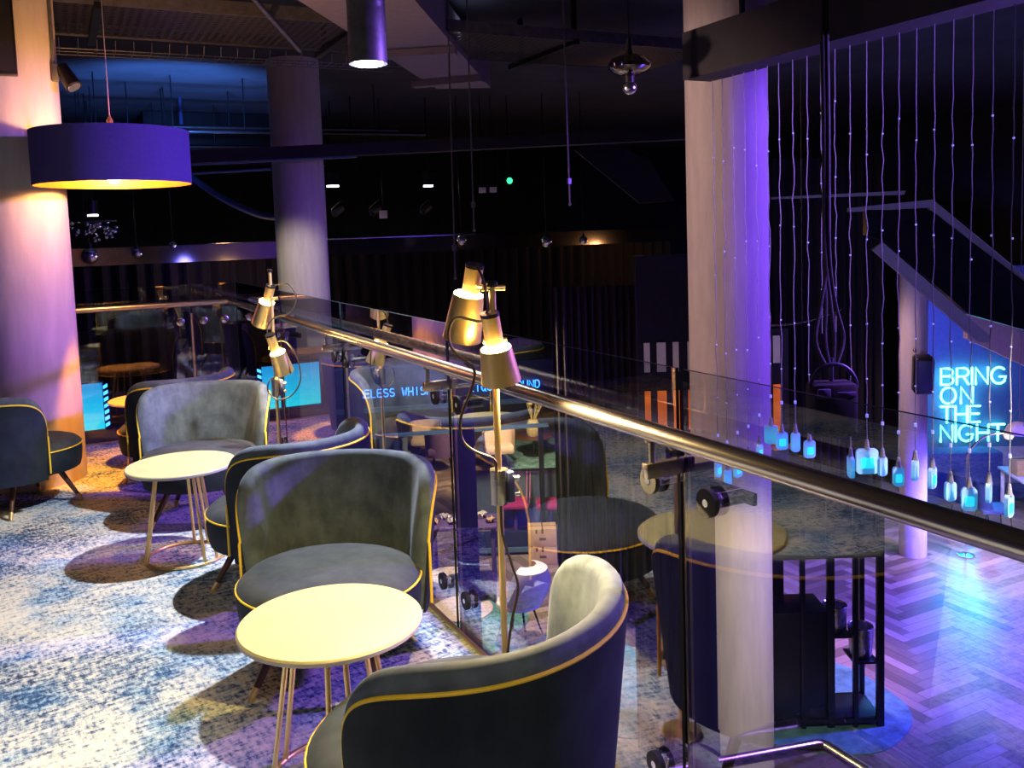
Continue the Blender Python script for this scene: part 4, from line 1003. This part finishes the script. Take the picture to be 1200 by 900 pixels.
def low_round(cx, cy, r, h, label, mat='cream'):
    t = empty('coffee_table', (cx, cy, GZ + .017)); tag(t, label, 'table', 'low round cream tables')
    b = MB(); b.lathe([(0, h - .03), (r - .01, h - .03), (r, h - .02), (r, h - .005), (r - .01, h), (0, h)], (0, 0, 0), 36); b.build('table_top', M[mat], t)
    b = MB(); b.cyl((0, 0, .02), (0, 0, h - .03), .03, n=14); b.lathe([(0, 0), (r * .6, 0), (r * .6, .015), (0, .02)], (0, 0, 0), 28); b.build('pedestal', M['black'], t)
low_round(4.25, 10.45, .27, .55, 'low cream round table behind the lower clamp, farther of the two')
low_round(3.98, 9.4, .36, .55, 'low cream round table just past the balcony edge, nearer of the two')
# table with papers
simple_table(4.78, 11.15, .95, .6, .98, math.radians(-27), 'high table with crumpled papers beneath the pale blue ledge', 'plum', 'high_table')
for k in range(7):
    b = MB(); rows = []; r = random.Random(k)
    for i in range(6): rows.append([V(-.06 + .12 * j / 5 + r.uniform(-.015, .015), -.06 + .12 * i / 5, .03 + r.uniform(-.02, .05)) for j in range(6)])
    b.grid(rows); b.grid([[p - V(0, 0, .012) for p in q] for q in rows])
    c = Vector((4.78, 11.15, 0)) + RT * (-.39 + .13 * k) + FW * (.13 if k % 2 else -.1)
    o = b.build('paper_bag', M['paper'] if k % 3 else M['card'], loc=(c.x, c.y, GZ + .985), rz=r.uniform(0, 3)); tag(o, 'crumpled paper packaging on the high table, %s from the left' % order[k], 'paper', 'crumpled papers on the high table')
# cream lounge chairs
def arm_chair(cx, cy, rz, label, mat='cream'):
    t = empty('armchair', (cx, cy, GZ + .017), rz); tag(t, label, 'chair', 'lounge armchairs below the lettering')
    b = MB(); b.box((0, 0, .42), (.6, .55, .16), bev=.05); b.build('seat', M[mat], t)
    b = MB(); rows = [[V((.33 + (z_ - .4) * .05) * math.sin(a), -.30 * math.cos(a), z_) for a in [math.radians(-100 + 200 * k / 14) for k in range(15)]] for z_ in (.3, .5, .7, .82)]
    b.grid(rows); b.grid([[V(p.x * .86, p.y * .86, p.z) for p in r] for r in rows]); b.build('backrest', M[mat], t)
    for k in range(4):
        a = PI / 4 + k * PI / 2; b = MB(); b.cyl((.2 * math.cos(a), .2 * math.sin(a), .36), (.27 * math.cos(a), .27 * math.sin(a), 0), .014, .01, 8); b.build('leg', M['black'], t)
arm_chair(7.0, 18.2, math.radians(150), 'cream armchair below the letters, turned side on')
arm_chair(6.95, 17.2, math.radians(-20), 'plum armchair in front of the cream armchair', 'plum')
arm_chair(5.9, 17.3, math.radians(120), 'slate armchair left of the two glowing candles', 'slate')
arm_chair(8.0, 16.6, math.radians(160), 'cream armchair behind the near lamp pole', 'beige')
low_round(5.0, 14.0, .35, .5, 'low dark round table holding the two candles', 'plum')
for x, y, z, l in ((4.95, 14.07, GZ + .5, 'glowing candle jar on the low dark table, right one'), (4.82, 13.9, GZ + .5, 'glowing candle jar on the low dark table, left one')):
    b = MB(); b.lathe([(0, 0), (.05, 0), (.055, .02), (.055, .10), (.04, .12), (0, .12)], (0, 0, 0), 16); o = b.build('candle_jar', M['flame'], loc=(x, y, z)); tag(o, l, 'candle', 'candle jars')
    b = MB(); b.lathe([(.056, .1), (.057, .1), (.057, .125), (.056, .125)], (0, 0, 0), 16, cap=False); b.build('jar_rim', M['chrome'], o)
# vase table on patterned rug
low_round(9.15, 17.2, .42, .42, 'low dark table with a flower vase on the patterned rug', 'walnut')
t = empty('flower_vase', (9.15, 17.2, GZ + .437)); tag(t, 'glass vase of dried flowers on the low dark table', 'vase')
b = MB(); b.lathe([(.0, 0), (.12, 0), (.15, .05), (.16, .22), (.11, .34), (.10, .36), (.09, .34), (.14, .2), (.13, .03), (0, .02)], (9.15, 17.2, GZ + .437), 28); adopt(b.build('vase_body', M['flower']), t)
b = MB(); r = random.Random(5)
for k in range(16):
    a = r.uniform(0, 6.28); R = r.uniform(.05, .28); b.tube([(9.15, 17.2, GZ + .7), (9.15 + R * .5 * math.cos(a), 17.2 + R * .5 * math.sin(a), GZ + .95), (9.15 + R * math.cos(a), 17.2 + R * math.sin(a), GZ + 1.2 + r.uniform(-.1, .1))], .008, 5); b.sphere((9.15 + R * math.cos(a), 17.2 + R * math.sin(a), GZ + 1.2), .04, 8)
adopt(b.build('flower_stems', M['flower']), t)
# glowing screens across the void
def led_screen(c, w, h, label, rz=0.0):
    t = empty('led_screen', c, rz); tag(t, label, 'screen', 'cyan lit screens')
    b = MB(); b.box((0, .03, 0), (w + .04, .05, h + .04), bev=.006); b.build('screen_frame', M['black'], t)
    b = MB(); b.box((0, 0, 0), (w, .012, h)); b.build('screen_face', M['screen'], t, smooth=False)
    return t
t = led_screen((.03, 12.2, -.35), .78, .58, 'cyan glowing screen right of the wide left column')
b = MB()
for k in range(7): b.prism([(.40, -.012, -.27 + k * .08), (.45, -.012, -.245 + k * .08), (.45, -.012, -.205 + k * .08), (.40, -.012, -.23 + k * .08)], (0, .01, 0))
b.build('dashed_border', M['neonblue'], t, smooth=False)
b = MB(); b.box((.0, .08, -1.5), (.08, .05, 2.84)); b.box((0, .08, -2.93), (.5, .3, .03)); b.build('screen_stand', M['black'], t)

# ------------------------------------------------------------------ lights
def spot(loc, tgt, P, col, ang, blend=.4, size=.05, name='spot'):
    d = bpy.data.lights.new(name, 'SPOT'); d.energy = P; d.color = col; d.spot_size = math.radians(ang); d.spot_blend = blend; d.shadow_soft_size = size
    o = bpy.data.objects.new(name, d); COL.objects.link(o); o.location = loc
    o.rotation_euler = (Vector(tgt) - Vector(loc)).to_track_quat('-Z', 'Y').to_euler(); return o
def point(loc, P, col, size=.04, name='point'):
    d = bpy.data.lights.new(name, 'POINT'); d.energy = P; d.color = col; d.shadow_soft_size = size
    o = bpy.data.objects.new(name, d); COL.objects.link(o); o.location = loc; return o
WARM = (1.0, .70, .30); WHITE = (1.0, .90, .78); PUR = (.32, .14, 1.0); BLUE = (.08, .16, 1.0); ICE = (.72, .82, 1.0)
spot((1.47, 4.40, 2.49), (.40, 4.1, 0), 450, (.96, .97, 1.0), 104, .4, .035, 'key_downlight')
spot((-1.2, 1.6, 3.3), (-.85, 2.7, 0), 380, (1.0, .87, .74), 44, .7, .06, 'floor_left')
spot((-.6, -1.6, 3.5), (.75, 1.7, .4), 230, (1.0, .86, .66), 40, .6, .1, 'chair_fill')
spot((6.3, 2.2, 2.55), (.5, 4.6, .7), 2200, PUR, 70, .5, .12, 'purple_wash')
spot((7.2, 2.4, 2.6), (4.7, 5.3, .9), 1300, (.20, .07, 1.0), 64, .6, .1, 'purple_column')
for (c, ax, ring), tg in zip(L1, ((.75, 2.45, .5, 70, .13), (1.2, 1.95, .7, 150, .36))):
    spot(c + ax * .045, tg[:3], tg[3], (1.0, .72, tg[4]), 125, .7, .02, 'lamp_down'); point(c, 12, WARM, .03, 'lamp_glow')
for (c, ax, ring) in L2:
    spot(c + ax * .03, c + ax * 1.0, 30, WARM, 120, .6, .02, 'lamp_down'); point(c - ax * .0, 6, WARM, .03, 'lamp_glow')
point((DX, DY, DZ + .16), 70, (1.0, .52, .17), .05, 'drum_bulb')
spot((DX, DY, DZ + .0), (.46, 7.12, 0), 420, (1.0, .33, .03), 37, .12, .04, 'drum_pool')
spot((1.6, 12.0, 2.2), (1.6, 13.4, 3.9), 1000, (.08, .26, 1.0), 95, .8, .2, 'blue_ceiling')
spot((1.8, 8.8, 2.6), (2.9, 11.6, .2), 240, (1.0, .88, .74), 50, .6, .1, 'column_far')
for x in (.1, 1.0, 1.9, 2.8, 3.7): spot((x, 8.1, 3.52), (x, 8.1, 3.9), 3.5, (.55, .62, 1.0), 170, 1.0, .1, 'tray_glow')  # unseen spots added to brighten the ceiling above the tray holes
spot((1.5, 5.6, 2.3), (4.4, 5.4, 1.5), 190, (1.0, .62, .52), 80, .6, .1, 'column_right')
spot((4.2, 1.5, 1.8), (4.5, 5.3, -2.6), 1100, (1.0, .80, .72), 40, .6, .1, 'column_low')
# lower floor
spot((7.6, 15.2, -.9), (8.0, 17.0, GZ), 900, (1.0, .68, .36), 110, .7, .2, 'lounge_warm')
spot((4.9, 9.9, 1.0), (5.3, 10.6, GZ), 1500, (1.0, .78, .58), 100, .7, .2, 'lounge_near')
spot((4.2, 13.0, .6), (4.6, 13.4, GZ), 160, (.55, .6, 1.0), 120, .7, .2, 'pelmet_cool')
spot((7.2, 7.6, 1.2), (7.2, 7.2, GZ), 1300, (1.0, .55, .25), 38, .7, .2, 'rack_warm')
spot((10.8, 4.6, -.1), (9.9, 6.3, GZ), 7500, (.11, .06, 1.0), 98, .6, .2, 'floor_blue')
spot((9.2, 9.2, 1.5), (11.0, 7.4, GZ), 250, (1.0, .60, .66), 80, .7, .2, 'floor_pink')
spot((13.9, 10.0, -1.6), (10.4, 7.7, GZ), 360, (.0, .42, 1.0), 54, .8, .25, 'neon_spill')
spot((11.8, 8.2, -.2), (14.4, 10.2, -1.8), 1000, (.08, .10, 1.0), 110, .7, .2, 'neon_wall_blue')
spot((11.36, 7.49, -1.25), (12.3, 8.2, GZ), 500, (1.0, .82, .80), 130, .7, .1, 'dome_light')
spot((6.8, 4.5, -.8), (9.8, 7.3, 1.2), 220, (.16, .22, 1.0), 70, .6, .2, 'stair_blue')

point((2.6, 14.3, 1.15), 14, (1.0, .6, .25), .1, 'fascia_warm'); point((1.9, 14.4, 1.3), 10, (.15, .15, 1.0), .1, 'fascia_blue'); point((10.0, 14.2, 1.25), 14, (1.0, .5, .2), .1, 'fascia_amber')  # small unseen point lights added for highlights along the far fascia
w = bpy.data.worlds.new('World'); SC.world = w; w.use_nodes = True
bg = w.node_tree.nodes['Background']; bg.inputs[0].default_value = (.02, .022, .04, 1); bg.inputs[1].default_value = .2

# ------------------------------------------------------------------ camera
yaw, pitch, roll = math.radians(26.9), math.radians(4.77), math.radians(-1.96)
fw = V(math.sin(yaw) * math.cos(pitch), math.cos(yaw) * math.cos(pitch), -math.sin(pitch))
rt = V(math.cos(yaw), -math.sin(yaw), 0); up = rt.cross(fw)
rt, up = math.cos(roll) * rt + math.sin(roll) * up, -math.sin(roll) * rt + math.cos(roll) * up
cam = bpy.data.cameras.new('camera'); co = bpy.data.objects.new('camera', cam); COL.objects.link(co)
Mx = Matrix((rt, up, -fw)).transposed().to_4x4(); Mx.translation = (0, 0, 1.65); co.matrix_world = Mx
cam.sensor_width = 36; cam.lens = 1050 / 1200 * 36; cam.shift_y = -(450 - 358.4) / 1200
cam.clip_start = .02; cam.clip_end = 100
SC.camera = co
vs = SC.view_settings; vs.view_transform = 'Standard'; vs.look = 'None'; vs.exposure = 0; vs.gamma = 1
vs.use_curve_mapping = False
SC.cycles.use_denoising = True
SC.cycles.max_bounces = 10; SC.cycles.transparent_max_bounces = 24
SC.cycles.sample_clamp_indirect = 6
